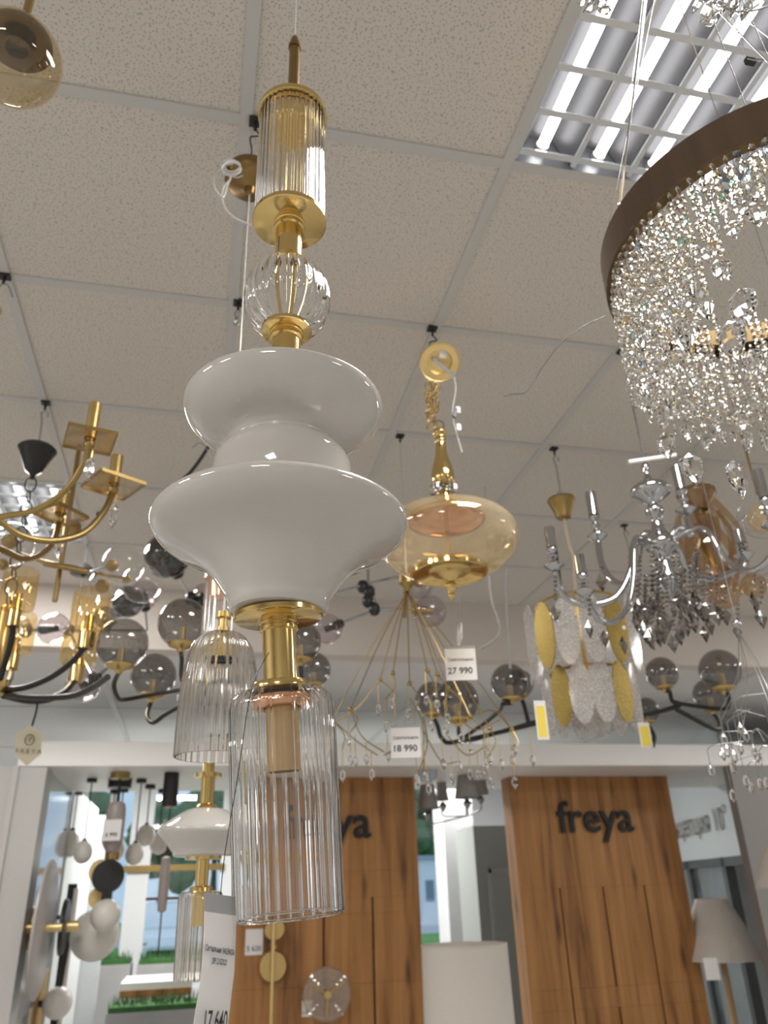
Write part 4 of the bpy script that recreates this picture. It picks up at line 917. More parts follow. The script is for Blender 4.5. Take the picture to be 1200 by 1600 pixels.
tube('cable', path([(764, 900), (768, 940), (778, 970), (780, 990), (768, 1003), (750, 1014)], 2.3, 2.35), .0045, mat('grey_cable', (.30, .29, .28), .5), cb, 8, 5)
tube('cable', path([(791, 890), (790, 930), (793, 980), (797, 1045)], 2.4, 2.5), .0045, mat('grey_cable_sleeve', (.28, .27, .27), .5), cb, 8, 5)
tube('cable', [pt(764, 900, 2.3), pt(757, 760, 2.3), ], .0012, STEEL, cb, 5)

# silver drop chandelier at the lower right
q0 = pt(1190, 1140, 1.9); DB = (q0.x, q0.y)
ds_ = thing('drop_chandelier', 'silver wire chandelier with clear glass drops in front of the right pillar', 'chandelier', (DB[0], DB[1], zp(DB, 1300)))
tube('hanging_wire', [(DB[0], DB[1], ZC), (DB[0], DB[1], zp(DB, 985))], .001, STEEL, ds_, 5)
lathe('ball_joint', DB, sphere_prof(zp(DB, 975), rp(DB, 975, 7), n=8), CHROME, ds_, 16)
for k in range(26):
    ex, ey = random.uniform(1085, 1225), random.uniform(1095, 1200); hd = random.uniform(1.75, 2.05); p = pt(ex, ey, hd); u = px2m(p, 1)
    if k < 7: tube('silver_branch', [Vector((DB[0], DB[1], zp(DB, 985))), pt((ex+1180)/2, (ey+1000)/2, hd), p], .6*u, STEEL, ds_, 5, 3)
    else: tube('silver_branch', [pt(ex+random.uniform(15, 60), ey+random.uniform(-25, 15), hd), pt(ex+10, ey-8, hd), p], .7*u, STEEL, ds_, 5, 3)
    ln = random.uniform(16, 46); tube('drop_wire', [p, p-Vector((0, 0, ln*u))], .6*u, STEEL, ds_, 5)
    v, f = gem_g(p-Vector((0, 0, (ln+10)*u)), 4.5*u, 14*u, 9*u, 6); link('glass_drop', v, f, CRYST, ds_, False)

# ================================================================== MOLECULE LAMPS with half smoked bulbs
def bulb(root, px_, py_, r_, hd, jx, jy, jh, m=TLILAC, collar=BLACK, sq=1.):
    c = pt(px_, py_, hd); u = px2m(c, 1); d = (pt(jx, jy, jh)-c).normalized(); x, y = frame(d); R = r_*u
    v, f = lathe_g((0, 0), sphere_prof(0, R, 90, -70, 14, sq), 32); link('glass_bulb', [c+x*q.x+y*q.y-d*q.z for q in v], f, m, root)
    v, f = lathe_g((0, 0), [(-R*.2, R*.2), (R*.55, R*.30), (R*.95, R*.32), (R*1.1, R*.2), (R*1.1, .0005)], 20); link('bulb_holder', [c+x*q.x+y*q.y+d*q.z for q in v], f, collar, root)
    tube('rod', [c+d*R*1.05, pt(jx, jy, jh)], 1.6*u, CHROME if collar is BLACK else GOLDS, root, 8)
def joint(root, px_, py_, hd, r_=9):
    c = pt(px_, py_, hd); u = px2m(c, 1)
    lathe('joint', (c.x, c.y), [(c.z+r_*u, .001), (c.z+r_*u, r_*.7*u), (c.z+r_*.4*u, r_*u), (c.z-r_*.5*u, r_*u), (c.z-r_*u, r_*.6*u), (c.z-r_*u, .001)], BLACKP, root, 12)
mo = thing('branch_lamp', 'black jointed branch lamp with smoked bulbs half hidden behind the milk glass pendant', 'chandelier', pt(440, 960, 3.0))
tube('hanging_wire', [pt(440, 945, 3.0), Vector((pt(440, 945, 3.0).x, pt(440, 945, 3.0).y, ZC))], .002, BLACK, mo, 6)
for a, b in (((298, 935), (440, 950)), ((440, 950), (575, 912)), ((575, 912), (590, 952)), ((575, 912), (655, 893)), ((440, 950), (500, 940)), ((590, 952), (535, 972)), ((590, 952), (622, 951)), ((575, 912), (575, 865))): tube('rod', [pt(*a, 3.0), pt(*b, 3.0)], .006, CHROME, mo, 8)
for a in ((298, 935), (310, 942), (440, 950), (567, 917), (577, 925), (585, 952), (575, 940)): joint(mo, *a, 3.0)
bulb(mo, 262, 868, 36, 2.9, 298, 935, 3.0, TDARK); bulb(mo, 512, 982, 24, 3.0, 590, 952, 3.0); bulb(mo, 320, 930, 20, 3.2, 300, 940, 3.0)
bulb(mo, 672, 955, 26, 3.0, 622, 951, 3.0, TLILAC, BRASS); bulb(mo, 655, 915, 22, 3.3, 640, 890, 3.0, TLILAC, BRASS)
tube('rod', [pt(634, 900, 3.0), pt(632, 965, 3.0)], .008, BRASS, mo, 8)
m2 = thing('branch_lamp', 'black jointed branch lamp with pale smoked bulbs behind the amber cylinders', 'chandelier', pt(75, 1000, 3.3))
h135 = (-.589, 3.578)
tube('hanging_wire', [(h135[0], h135[1], ZC), (h135[0], h135[1], zp(h135, 985))], .002, BLACK, m2, 6)
lathe('canopy', h135, pl(h135, [(880, 3), (888, 14), (892, 19), (897, 20), (899, 4)]), BLACKP, m2, 24)
joint(m2, 40, 985, 3.3, 10); joint(m2, 146, 1062, 3.2, 10); joint(m2, 108, 985, 3.6, 8)
tube('rod', [pt(40, 985, 3.3), pt(108, 985, 3.6)], .007, CHROME, m2, 8); tube('rod', [pt(108, 985, 3.6), pt(146, 1062, 3.2)], .005, CHROME, m2, 8); tube('rod', [pt(146, 1062, 3.2), pt(170, 1042, 3.2)], .006, CHROME, m2, 8)
bulb(m2, 84, 982, 25, 3.2, 40, 985, 3.3); bulb(m2, 130, 1070, 27, 3.2, 146, 1062, 3.2); bulb(m2, 30, 980, 18, 3.4, 45, 985, 3.3)
bulb(m2, 200, 940, 25, 3.4, 170, 985, 3.5, TDARK); bulb(m2, 225, 930, 24, 3.6, 230, 985, 3.6); bulb(m2, 165, 965, 18, 3.7, 170, 990, 3.5, TSMOKE); tube('rod', [pt(108, 985, 3.6), pt(230, 985, 3.6)], .005, CHROME, m2, 8)

# ================================================================== BRASS BAR LAMP with clear globes
w0 = pt(95, 880, 2.7); WA = (w0.x, w0.y)
br = thing('bar_lamp', 'crossed brass bar lamp with clear glass globes behind the candle arms', 'chandelier', (WA[0], WA[1], zp(WA, 942)))
tube('rod', [(WA[0], WA[1], ZC), (WA[0], WA[1], zp(WA, 940))], rp(WA, 880, 4), BRASS, br, 10)
ca_ = pt(105, 826, 2.9)
lathe('ceiling_rose', (ca_.x, ca_.y), [(ca_.z+.02, .001), (ca_.z+.02, px2m(ca_, 20)), (ca_.z-.01, px2m(ca_, 22)), (ca_.z-.02, px2m(ca_, 16)), (ca_.z-.022, .001)], BRASS, br, 32)
tube('cross_bar', path([(30, 865), (75, 880), (120, 888)], 2.75, 2.65), px2m(w0, 3), BRASS, br, 10)
tube('cross_bar', path([(70, 880), (140, 893)], 2.7, 2.6), px2m(w0, 5), BRASS, br, 10)
tube('cross_bar', path([(138, 892), (168, 900), (200, 903)], 2.6, 2.6), px2m(w0, 2.5), BRASS, br, 8)
tube('cross_bar', path([(138, 895), (168, 885)], 2.6, 2.5), px2m(w0, 2.5), CHROME, br, 8)
def clear_globe(root, px_, py_, r_, hd, sx, sy, sr):
    c = pt(px_, py_, hd); u = px2m(c, 1); lathe('glass_globe', (c.x, c.y), sphere_prof(c.z, r_*u, n=14), TCLEAR, root, 36)
    s = pt(sx, sy, hd); d = (EYE-s).normalized(); x, y = frame(d); v, f = lathe_g((0, 0), [(.012, .001), (.012, sr*.5*u), (.008, sr*u), (-.012, sr*u), (-.012, .001)], 24); link('lamp_socket', [s+x*q.x+y*q.y+d*q.z for q in v], f, BRASS, root)
clear_globe(br, 193, 882, 32, 2.5, 175, 884, 9); clear_globe(br, 18, 850, 34, 2.6, 15, 846, 12); clear_globe(br, 165, 915, 26, 2.7, 160, 916, 11); clear_globe(br, 222, 912, 31, 2.7, 198, 905, 7); clear_globe(br, 3, 885, 22, 2.5, 4, 882, 9)
o = tag(link('ceiling_spot', *lathe_g((pt(155, 803, 3.27).x, pt(155, 803, 3.27).y), [(ZC, .012), (ZC-.02, .012), (ZC-.022, .005), (ZC-.05, .005), (ZC-.05, .001)], 14), BLACKP), 'small black ceiling hook beside the brass candle arm tip', 'hook')
h9 = (1.865, 2.992); o = thing('ceiling_hook', 'bare ceiling hook with a thin chain left of the chrome column', 'hook', (h9[0], h9[1], ZC-.2)); hook(o, *h9); s_hook(o, h9[0], h9[1], ZC-.035, ZC-.16)
ph = thing('cord_hook', 'thin black cord clipped behind the neck of the milk glass pendant', 'cable', pt(300, 740, 2.0))
tube('cord', path([(330, 690), (318, 710), (300, 735), (280, 755)], 2.2, 2.3), .006, BLACKP, ph, 8, 4); tube('wire_end', path([(300, 700), (312, 692), (322, 700), (330, 716)], 2.2, 2.2), .0015, STEEL, ph, 5, 4)

# ================================================================== FAR WALL, WINDOWS, STREET
def xw(px_): return ptY(px_, 1400, YF).x
def zw(py_, px_=600): return ptY(px_, py_, YF).z
FARW = mat('far_wall_paint', (.66, .67, .68), .6, 0, .03, 2)
xA, xB, xC, xD = xw(110), xw(348), xw(640), xw(716)
zsill, zhead = .75, ZL-.02
for nm, a, b, z0, z1 in (('wall_far', XL, xA, 0, ZL), ('wall_far', xB, xC, 0, ZL), ('wall_far', xD, XR, 0, ZL), ('wall_far', xA, xB, 0, zsill), ('wall_far', xC, xD, 0, zsill)):
    struct(box(nm, (a, YF, z0), (b, YF+.15, z1), FARW))
FRAMEW = mat('white_window_frame', (.74, .75, .77), .4, 0, .02)
PANE = thin('window_pane', (.93, .96, .97), .03)
def window(name, a, b, posts, bars):
    m = MB(); y = YF+.05; hx_ = .04
    for z in (zsill, zhead): m.add(*box_g(((a+b)/2, y, z), Vector(((b-a)/2, 0, 0)), Vector((0, .04, 0)), Vector((0, 0, .04))))
    for x in (a, b): m.add(*box_g((x, y, (zsill+zhead)/2), Vector((.04, 0, 0)), Vector((0, .04, 0)), Vector((0, 0, (zhead-zsill)/2))))
    w = struct(m.go(name, FRAMEW, None, False))
    for x, hw in posts: MB().add(*box_g((x, y, (zsill+zhead)/2), Vector((hw, 0, 0)), Vector((0, .05, 0)), Vector((0, 0, (zhead-zsill)/2)))).go('window_post', FRAMEW, w, False)
    for z in bars: MB().add(*box_g(((a+b)/2, y-.06, z), Vector(((b-a)/2, 0, 0)), Vector((0, .03, 0)), Vector((0, 0, .03)))).go('window_bar', BRASS, w, False)
    xs = [a]+[x for x, _ in posts]+[b]
    for p, q in zip(xs[:-1], xs[1:]): MB().add(*box_g(((p+q)/2, YF+.09, (zsill+zhead)/2), Vector(((q-p)/2-.01, 0, 0)), Vector((0, .004, 0)), Vector((0, 0, (zhead-zsill)/2)))).go('pane', PANE, w, False)
window('window_1', xA, xB, [(xw(212), .11), (xw(160), .03)], [zw(1357, 240)])
window('window_2', xC, xD, [], [])
GRASS = mat('lawn', (.16, .36, .08), .9, 0, .3, .6)
ROADM = mat('pale_asphalt', (.52, .53, .55), .9, 0, .08, .5)
LEAF = mat('tree_foliage', (.075, .16, .075), .8, 0, .5, 1.2, bump=.5)
BARK = mat('tree_bark', (.12, .085, .06), .9, 0, .3, 8)
for nm, y0, y1, m, z in (('ground_lawn', 9.4, 36, GRASS, -.10), ('ground_road', 36, 46, ROADM, -.10), ('ground_verge', 46, 75, GRASS, -.10)):
    struct(box(nm, (-30, y0, z-.1), (45, y1, z), m))
def tree(px_, Y, h, w, label):
    b = ptY(px_, 1400, Y); t = thing('tree', label, 'tree', (b.x, Y, -.1))
    tube('trunk', [(b.x, Y, -.1), (b.x+.1, Y, h*.3), (b.x, Y, h*.6)], [.28, .2, .12], BARK, t, 8, 3)
    m = MB()
    for k in range(26):
        a, e = random.uniform(0, 2*PI), random.uniform(-.5, 1); R = w*random.uniform(.28, .46)
        c = Vector((b.x+w*.6*math.cos(a)*math.sqrt(1-min(.99, e*e)), Y+w*.5*math.sin(a), h*.60+h*.33*e))
        v, f = lathe_g((0, 0), sphere_prof(0, R, n=7), 10); m.add([c+q*(1+.38*noise.noise(q*2.2+c)) for q in v], f)
    m.go('crown', LEAF, t)
tree(120, 58, 8, 2.6, 'leafy tree seen through the glazing behind the small white globes')
tree(250, 50, 6.5, 2.4, 'leafy tree behind the white car outside the glazing')
tree(330, 66, 10, 3.0, 'leafy tree outside the glazing left of the fluted shade')
tree(640, 53, 8, 2.5, 'leafy tree half hidden by the edge of the oak panel')
tree(705, 62, 11, 3.2, 'leafy tree outside the narrow window between the oak panels')
hb = ptY(688, 1400, 44); hs = thing('house', 'small white building outside the narrow window between the oak panels', 'building', (hb.x, 44, -.1))
box('wall', (hb.x-1.0, 44, -.1), (hb.x+1.3, 47, 3.0), mat('house_white', (.85, .87, .9), .7), hs); box('roof', (hb.x-1.2, 43.8, 3.0), (hb.x+1.5, 47.2, 3.2), mat('house_roof', (.35, .42, .5), .7), hs)
for dx in (-.55, .35): box('window', (hb.x+dx-.22, 43.96, 1.0), (hb.x+dx+.22, 44.01, 2.0), mat('house_window', (.2, .26, .33), .2), hs)
# white car, front towards the shop
cb_ = ptY(268, 1400, 20); cX = cb_.x
car = thing('car', 'white car parked outside the glazing', 'car', (cX, 21, -.1)); CARW = mat('white_car_paint', (.80, .82, .85), .25, 0, .01, coat=.5); CARG = mat('car_glass', (.10, .14, .18), .08, 0, .05)
def loft(name, secs, m, parent):
    v = []; f = []; n = len(secs[0])
    for s in secs: v += [Vector(q) for q in s]
    for i in range(len(secs)-1):
        for k in range(n): a = i*n+k; b = i*n+(k+1) % n; f.append([a, b, b+n, a+n])
    f += [list(reversed(range(n))), [(len(secs)-1)*n+k for k in range(n)]]; return link(name, v, f, m, parent, False)
def csec(y, w, z0, z1, t): return [(cX-w, y, z0), (cX+w, y, z0), (cX+w, y, z0+(z1-z0)*.6), (cX+w*t, y, z1), (cX-w*t, y, z1), (cX-w, y, z0+(z1-z0)*.6)]
loft('body', [csec(20.0, .78, .2, .62, .9), csec(20.15, .86, .12, .78, .92), csec(21.1, .88, .1, .95, .92), csec(23.6, .88, .1, .98, .92), csec(24.1, .82, .2, .9, .9)], CARW, car)
loft('cabin', [csec(21.0, .80, .9, .98, .95), csec(21.7, .74, .9, 1.46, .80), csec(23.2, .74, .9, 1.48, .80), csec(23.9, .78, .9, 1.0, .95)], CARW, car)
link('windscreen', [(cX-.70, 21.02, .99), (cX+.70, 21.02, .99), (cX+.58, 21.66, 1.42), (cX-.58, 21.66, 1.42)], [[0, 1, 2, 3]], CARG, car, False)
for s in (-1, 1):
    tube('wheel', [(cX+s*.66, 20.8, .22), (cX+s*.88, 20.8, .22)], .31, BLACKP, car, 18); tube('wheel', [(cX+s*.66, 23.3, .22), (cX+s*.88, 23.3, .22)], .31, BLACKP, car, 18)
    obox('headlamp', (cX+s*.62, 20.05, .62), (.18, .04, 0), (0, .05, 0), (0, 0, .08), CHROME, car)
obox('grille', (cX, 19.99, .46), (.42, 0, 0), (0, .02, 0), (0, 0, .09), BLACKP, car); obox('number_plate', (cX, 19.96, .34), (.25, 0, 0), (0, .01, 0), (0, 0, .05), PAPER, car)

# ================================================================== LEFT BAY
XW = xl1-.02
MIRW = mat('polished_grey_panel', (.50, .53, .55), .10, .55, .03, 1)
struct(box('wall_bay', (XW-.06, YP+.23, 0), (XW, 6.30, zb), MIRW))
struct(box('wall_bay', (XW-.06, 6.31, 0), (XW+.01, 7.9, 2.30), mat('white_bay_panel', (.80, .83, .83), .45, 0, .02)))
struct(box('wall_bay', (XW-.02, 7.92, 0), (XW+.16, 8.06, 2.25), mat('bay_edge_grey', (.60, .63, .64), .5)))
def at_wall(px_, py_, X=None):
    X = XW if X is None else X; d = ray(px_, py_); return EYE+d*((X-EYE.x)/d.x)
def wall_disc(root, name, p, R, th, m, n=40, nrm=Vector((1, 0, 0))):
    x, y = frame(nrm); v, f = lathe_g((0, 0), [(0, .001), (0, R), (th*.6, R), (th, R*.93), (th, .001)], n); return link(name, [p+x*q.x+y*q.y+nrm*q.z for q in v], f, m, root)
p = at_wall(66, 1450, XW+.10); t = thing('wall_lamp', 'large grey disc wall lamp on the polished grey panel', 'wall lamp', at_wall(66, 1520))
R = (at_wall(70, 1355, XW+.10)-at_wall(62, 1545, XW+.10)).length*.5
dsc = wall_disc(t, 'disc_shade', p, R*.95, .02, mat('warm_grey_lacquer', (.42, .38, .36), .35)); wall_disc(t, 'wall_plate', at_wall(47, 1450), .11, .10, BRASS, 28)
tube('stem', [p-Vector((.1, 0, 0)), p], .03, BRASS, t, 14); tube('knob', [p, p+Vector((.10, 0, 0))], .022, BRASSL, t, 14)
p = at_wall(97, 1448, XW+.16); t = thing('wall_lamp', 'black disc wall lamp with a brass knob on the white bay panel', 'wall lamp', p-Vector((0, 0, .2)))
wall_disc(t, 'disc_shade', p, px2m(p, 40), .025, BLACK); tube('stem', [p, Vector((XW, p.y, p.z))], .015, BLACK, t, 10); tube('knob', [p, p+Vector((.09, 0, 0))], .03, BRASSL, t, 14)
p0, p1 = at_wall(114, 1381, XW+.09), at_wall(96, 1620, XW+.09); t = thing('linear_lamp', 'slim black upright linear lamp on the white bay panel', 'wall lamp', p1)
o = tube('body_bar', [p0+Vector((0, 0, 0)), Vector((p0.x, p0.y, p1.z))], .03, BLACK, t, 4); tube('light_strip', [p0+Vector((.03, -.03, -.03)), Vector((p0.x+.03, p0.y-.03, p1.z))], .016, OPALM, t, 8)
tube('wall_stem', [p0-Vector((0, 0, .2)), p0-Vector((.09, 0, .2))], .014, BLACK, t, 8)
c = pt(90, 1567, 6.0); t = thing('wall_lamp', 'white glass ball lamp with a black rod low on the bay panel', 'wall lamp', c-Vector((0, 0, .14)))
lathe('glass_ball', (c.x, c.y), sphere_prof(c.z, px2m(c, 22.5), n=14), OPALM, t, 32); tube('stem', [c, Vector((XW, c.y, c.z))], .018, BLACK, t, 10); tube('side_rod', [c+Vector((0, 0, .05)), c+Vector((.02, .02, .42))], .014, BLACK, t, 8)
p = at_wall(58, 1575); t = thing('wall_lamp', 'thin wooden strip wall lamp at the lower edge of the grey panel', 'wall lamp', p-Vector((0, 0, .3)))
obox('wood_strip', p+Vector((.02, 0, -.08)), (.015, 0, 0), (0, .05, 0), (0, 0, .28), BRASSL, t); obox('wood_backplate', p+Vector((.005, 0, -.08)), (.006, 0, 0), (0, .09, 0), (0, 0, .30), OAK, t)
# totem pendant
t_ = pt(168, 1400, 5.6); TX = (t_.x, t_.y); ut = px2m(t_, 1)
t = thing('totem_lamp', 'tall totem pendant of black disc, wooden discs and stacked white globes', 'pendant lamp', (TX[0], TX[1], zp(TX, 1500)))
lathe('canopy', TX, [(zb, .001), (zb, 19*ut), (zb-14*ut, 19*ut), (zb-14*ut, .001)], BLACK, t, 28)
tube('stem', [(TX[0], TX[1], zb), (TX[0], TX[1], zp(TX, 1430))], 2.6*ut, BLACK, t, 8)
lathe('brass_cylinder', TX, pl(TX, [(1318, 2), (1318, 11), (1346, 11), (1346, 2)]), BRASS, t, 20)
def vdisc(root, name, c, r, th, m):
    n = (EYE-c); n.z = 0; n.normalize(); x, y = frame(n); v, f = lathe_g((0, 0), [(-th, .001), (-th, r*.97), (0, r), (th, r*.97), (th, .001)], 36); link(name, [c+x*q.x+y*q.y+n*q.z for q in v], f, m, root)
for px_, py_, r_, m, hd in ((169, 1369, 24.5, BLACK, 5.5), (157, 1362, 18, BRASSL, 5.6), (153, 1403, 15, BRASSL, 5.62)): c = pt(px_, py_, hd); vdisc(t, 'disc', c, px2m(c, r_), .02, m)
for px_, py_, r_, hd in ((165, 1430, 23, 5.4), (148, 1461, 37, 5.7)): c = pt(px_, py_, hd); lathe('globe', (c.x, c.y), sphere_prof(c.z, px2m(c, r_), n=16), OPALM, t, 36)
obox('link', pt(167, 1401, 5.5), (.03, 0, 0), (0, .02, 0), (0, 0, .05), BLACK, t)
# taupe capsule pendant with tag
c = pt(179, 1292, 5.3); A = (c.x, c.y); u = px2m(c, 1); t = thing('capsule_lamp', 'taupe glass capsule pendant with a price card hung in the left bay', 'pendant lamp', (A[0], A[1], c.z-38*u))
lathe('capsule', A, fine([(c.z+37*u, 2*u), (c.z+36*u, 10*u), (c.z+28*u, 14*u), (c.z, 15*u), (c.z-26*u, 14*u), (c.z-36*u, 8*u), (c.z-38*u, 1*u)], 3), TAUPE, t, 28)
lathe('canopy', A, [(zb, .001), (zb, 15*u), (zb-10*u, 15*u), (zb-10*u, .001)], BRASS, t, 24); tube('cord', [(A[0], A[1], zb), (A[0], A[1], c.z+36*u)], 1.2*u, BLACK, t, 6)
k_ = pt(175, 1297, 5.2); obox('price_card', k_, rr_*14*u, Vector((0, 0, 15*u)), Vector((0, .001, 0)), PAPER, t)
fr_ = rr_.cross(Vector((0, 0, 1))); fr_ = fr_ if fr_.dot(EYE-k_) > 0 else -fr_
text('print', '6 990', 8*u, k_-Vector((0, 0, 9*u))+fr_*.004, rr_, (0, 0, 1), INK, t)
# white drop globes on cords
for i, (px_, py_, rx, ry, hd, top_, lbl) in enumerate(((130, 1331, 14, 17, 5.6, 1240, 'small white drop globe on a black cord, leftmost of the hanging row in the bay'), (111, 1318, 13, 20, 6.4, 1236, 'small pale drop globe beside the white bay panel, farthest left of all'),
        (172, 1308, 13, 18, 6.2, 1250, 'small white globe partly behind the taupe capsule'), (210, 1334, 14, 16.5, 5.6, 1260, 'small white drop globe hanging lowest before the glazing'), (228, 1305, 14.5, 16, 5.9, 1258, 'small white globe hanging highest before the glazing'), (248, 1318, 14, 16, 6.15, 1262, 'small white globe hanging next to the milk white cone'), (183, 1325, 12, 18, 6.1, 1250, 'small white globe below and behind the taupe capsule'))):
    c = pt(px_, py_, hd); u = px2m(c, 1); A = (c.x, c.y); t = thing('globe_pendant', lbl, 'pendant lamp', (A[0], A[1], c.z-ry*u*1.05), 'white drop globes in the left bay')
    lathe('glass_globe', A, [(c.z+ry*u*math.sin(a), max(.0005, rx*u*math.cos(a)*(1-.08*math.sin(a)))) for a in [PI/2-PI*k/14 for k in range(15)]], OPALM, t, 28)
    lathe('cap', A, [(c.z+ry*u*1.15, .3*u), (c.z+ry*u*1.12, 3*u), (c.z+ry*u*.93, 4*u)], BLACK, t, 12); zt4 = zp(A, top_) if hd > 6.25 else zb; tube('cord', [(A[0], A[1], c.z+ry*u), (A[0], A[1], max(zt4, c.z+ry*u+.1))], 1.1*u, BLACK, t, 6)
    lathe('canopy', A, [(max(zt4, c.z+ry*u+.1), .001), (max(zt4, c.z+ry*u+.1), 8*u), (max(zt4, c.z+ry*u+.1)-6*u, 8*u), (max(zt4, c.z+ry*u+.1)-6*u, .001)], BLACK, t, 16)
c = pt(266, 1240, 5.3); A = (c.x, c.y); u = px2m(c, 1); t = thing('cylinder_pendant', 'matt black cylinder pendant at the top of the left bay', 'pendant lamp', (A[0], A[1], zp(A, 1262)))
lathe('body', A, [(zb, .001), (zb, 11.5*u), (zp(A, 1258), 12*u), (zp(A, 1260), 11*u), (zp(A, 1256), 9*u), (zp(A, 1256), .001)], BLACK, t, 24); tube('rim', [(A[0], A[1], zp(A, 1262)), (A[0], A[1], zp(A, 1258))], 8*u, BRASS, t, 16)
c = pt(256, 1382, 5.5); A = (c.x, c.y); u = px2m(c, 1); t = thing('cylinder_pendant', 'slim taupe cylinder pendant on a cord in front of the car', 'pendant lamp', (A[0], A[1], zp(A, 1500)))
lathe('body', A, pl(A, [(1338, 1), (1340, 6.5), (1360, 8), (1400, 8), (1424, 6.5), (1426, 1)]), TAUPE, t, 20); tube('cord', [(A[0], A[1], zb), (A[0], A[1], zp(A, 1340))], 1.2*u, BLACK, t, 6); tube('cord', [(A[0], A[1], zp(A, 1425)), (A[0], A[1], zp(A, 1492))], 1.3*u, BLACK, t, 6)
obox('cross_bar', (A[0], A[1], zp(A, 1404)), rr_*26*u, Vector((0, .01, 0)), Vector((0, 0, 2*u)), mat('oxblood_bar', (.13, .03, .03), .4), t)
# planters
CONC = mat('concrete_planter', (.40, .40, .40), .8, 0, .15, 6, bump=.3)
HEDGE = mat('artificial_grass', (.035, .13, .025), .7, 0, .5, 30)
def planter(label, xa_, xb_, Y, ztop, depth=.35):
    t = thing('planter', label, 'planter', ((xa_+xb_)/2, Y+depth/2, 0)); box('trough', (xa_, Y, 0), (xb_, Y+depth, ztop), CONC, t)
    m = MB()
    for k in range(int((xb_-xa_)*420)):
        x, y = random.uniform(xa_+.01, xb_-.01), random.uniform(Y+.01, Y+depth-.01); h = random.uniform(.06, .12); a = random.uniform(0, PI); w = .007; dx, dy = random.uniform(-.03, .03), random.uniform(-.03, .03)
        m.add([(x-w*math.cos(a), y-w*math.sin(a), ztop), (x+w*math.cos(a), y+w*math.sin(a), ztop), (x+dx, y+dy, ztop+h)], [[0, 1, 2]])
    m.add(*box_g(((xa_+xb_)/2, Y+depth/2, ztop+.015), Vector(((xb_-xa_)/2-.01, 0, 0)), Vector((0, depth/2-.01, 0)), Vector((0, 0, .02))))
    o = m.go('grass_blades', HEDGE, t, False); o['kind'] = 'stuff'
Y1 = 8.4
planter('tall concrete planter with a grass strip behind the stacked white globes', ptY(130, 1510, Y1).x, ptY(204, 1510, Y1).x, Y1, ptY(170, 1508, Y1).z)
planter('concrete planter with a grass strip below the parked car', ptY(214, 1510, Y1).x, ptY(292, 1510, Y1).x, Y1, ptY(250, 1506, Y1).z)
planter('low concrete planter with a grass strip in front of the white counter', ptY(166, 1580, 6.9).x, ptY(318, 1580, 6.9).x, 6.9, ptY(240, 1580, 6.9).z)
t = thing('counter', 'white counter top with a wooden edge behind the low planter', 'counter', (ptY(235, 1540, 7.5).x, 7.6, 0)); za = ptY(235, 1546, 7.4).z
box('top', (ptY(188, 1540, 7.4).x, 7.4, za), (ptY(300, 1540, 7.4).x, 8.1, za+.05), WHITE, t); box('wood_edge', (ptY(188, 1540, 7.4).x, 7.39, za-.05), (ptY(300, 1540, 7.4).x, 8.1, za), OAK, t); box('base', (ptY(195, 1540, 7.4).x, 7.45, 0), (ptY(290, 1540, 7.4).x, 8.0, za-.05), WHITE, t)

# ================================================================== ON AND BEFORE THE LEFT OAK PANEL
t = thing('wall_lamp', 'brass rod wall lamp with two round gold discs on the oak panel', 'wall lamp', ptY(426, 1600, YQ-.08))
for px_, py_, r_ in ((429, 1452, 16), (426, 1510, 22)): p = ptY(px_, py_, YQ-.05); wall_disc(t, 'gold_disc', p, px2m(p, r_), .02, GOLDS, 36, Vector((0, -1, 0)))
a = ptY(428, 1430, YQ-.09); tube('rod', [a, (a.x, a.y, a.z-.95)], .012, BRASSL, t, 10)
tube('wall_stem', [ptY(428, 1480, YQ-.09), ptY(428, 1480, YQ)], .012, BRASSL, t, 8)
p = ptY(510, 1553, YQ-.1); u = px2m(p, 1); t = thing('wall_lamp', 'round clear ribbed glass wall lamp with a brass centre on the oak panel', 'wall lamp', p-Vector((0, 0, 38*u)))
wall_disc(t, 'glass_dish', p, 38*u, .03, thin('ribbed_dish_glass', (.84, .80, .74), .12, (1, 1, 1), .08, .12, (.7, .62, .5), 18), 40, Vector((0, -1, 0)))
for r_ in (20, 28, 36): v, f = ring_g(p-Vector((0, .035, 0)), (0, 1, 0), r_*u, .006, 32, 6); link('glass_ring', v, f, TCLEAR, t)
wall_disc(t, 'brass_boss', p-Vector((0, .03, 0)), 6*u, .03, GOLDS, 20, Vector((0, -1, 0))); tube('wall_stem', [p, p+Vector((0, .1, 0))], .02, BRASS, t, 10)
for k in range(3): a = k*2*PI/3+.5; tube('brass_arm', [p-Vector((0, .04, 0)), p+Vector((math.cos(a)*30*u, -.03, math.sin(a)*30*u))], .006, GOLDS, t, 6)
for px_, py_, lbl, txt in ((397, 1472, 'white price card pinned to the oak panel beside the gold discs', '5 620'), (480, 1576, 'small white price card pinned beside the round glass wall lamp', '3 410')):
    p = ptY(px_, py_, YQ-.004); u = px2m(p, 1); s_ = 1 if px_ < 440 else .6; t = thing('price_tag', lbl, 'price tag', p-Vector((0, 0, 18*u*s_))); obox('card', p, (13.5*u*s_, 0, 0), (0, .002, 0), (0, 0, 18*u*s_), PAPER, t)
    text('print', txt, 10*u*s_, p+Vector((0, -.004, -12*u*s_)), (1, 0, 0), (0, 0, 1), INK, t)

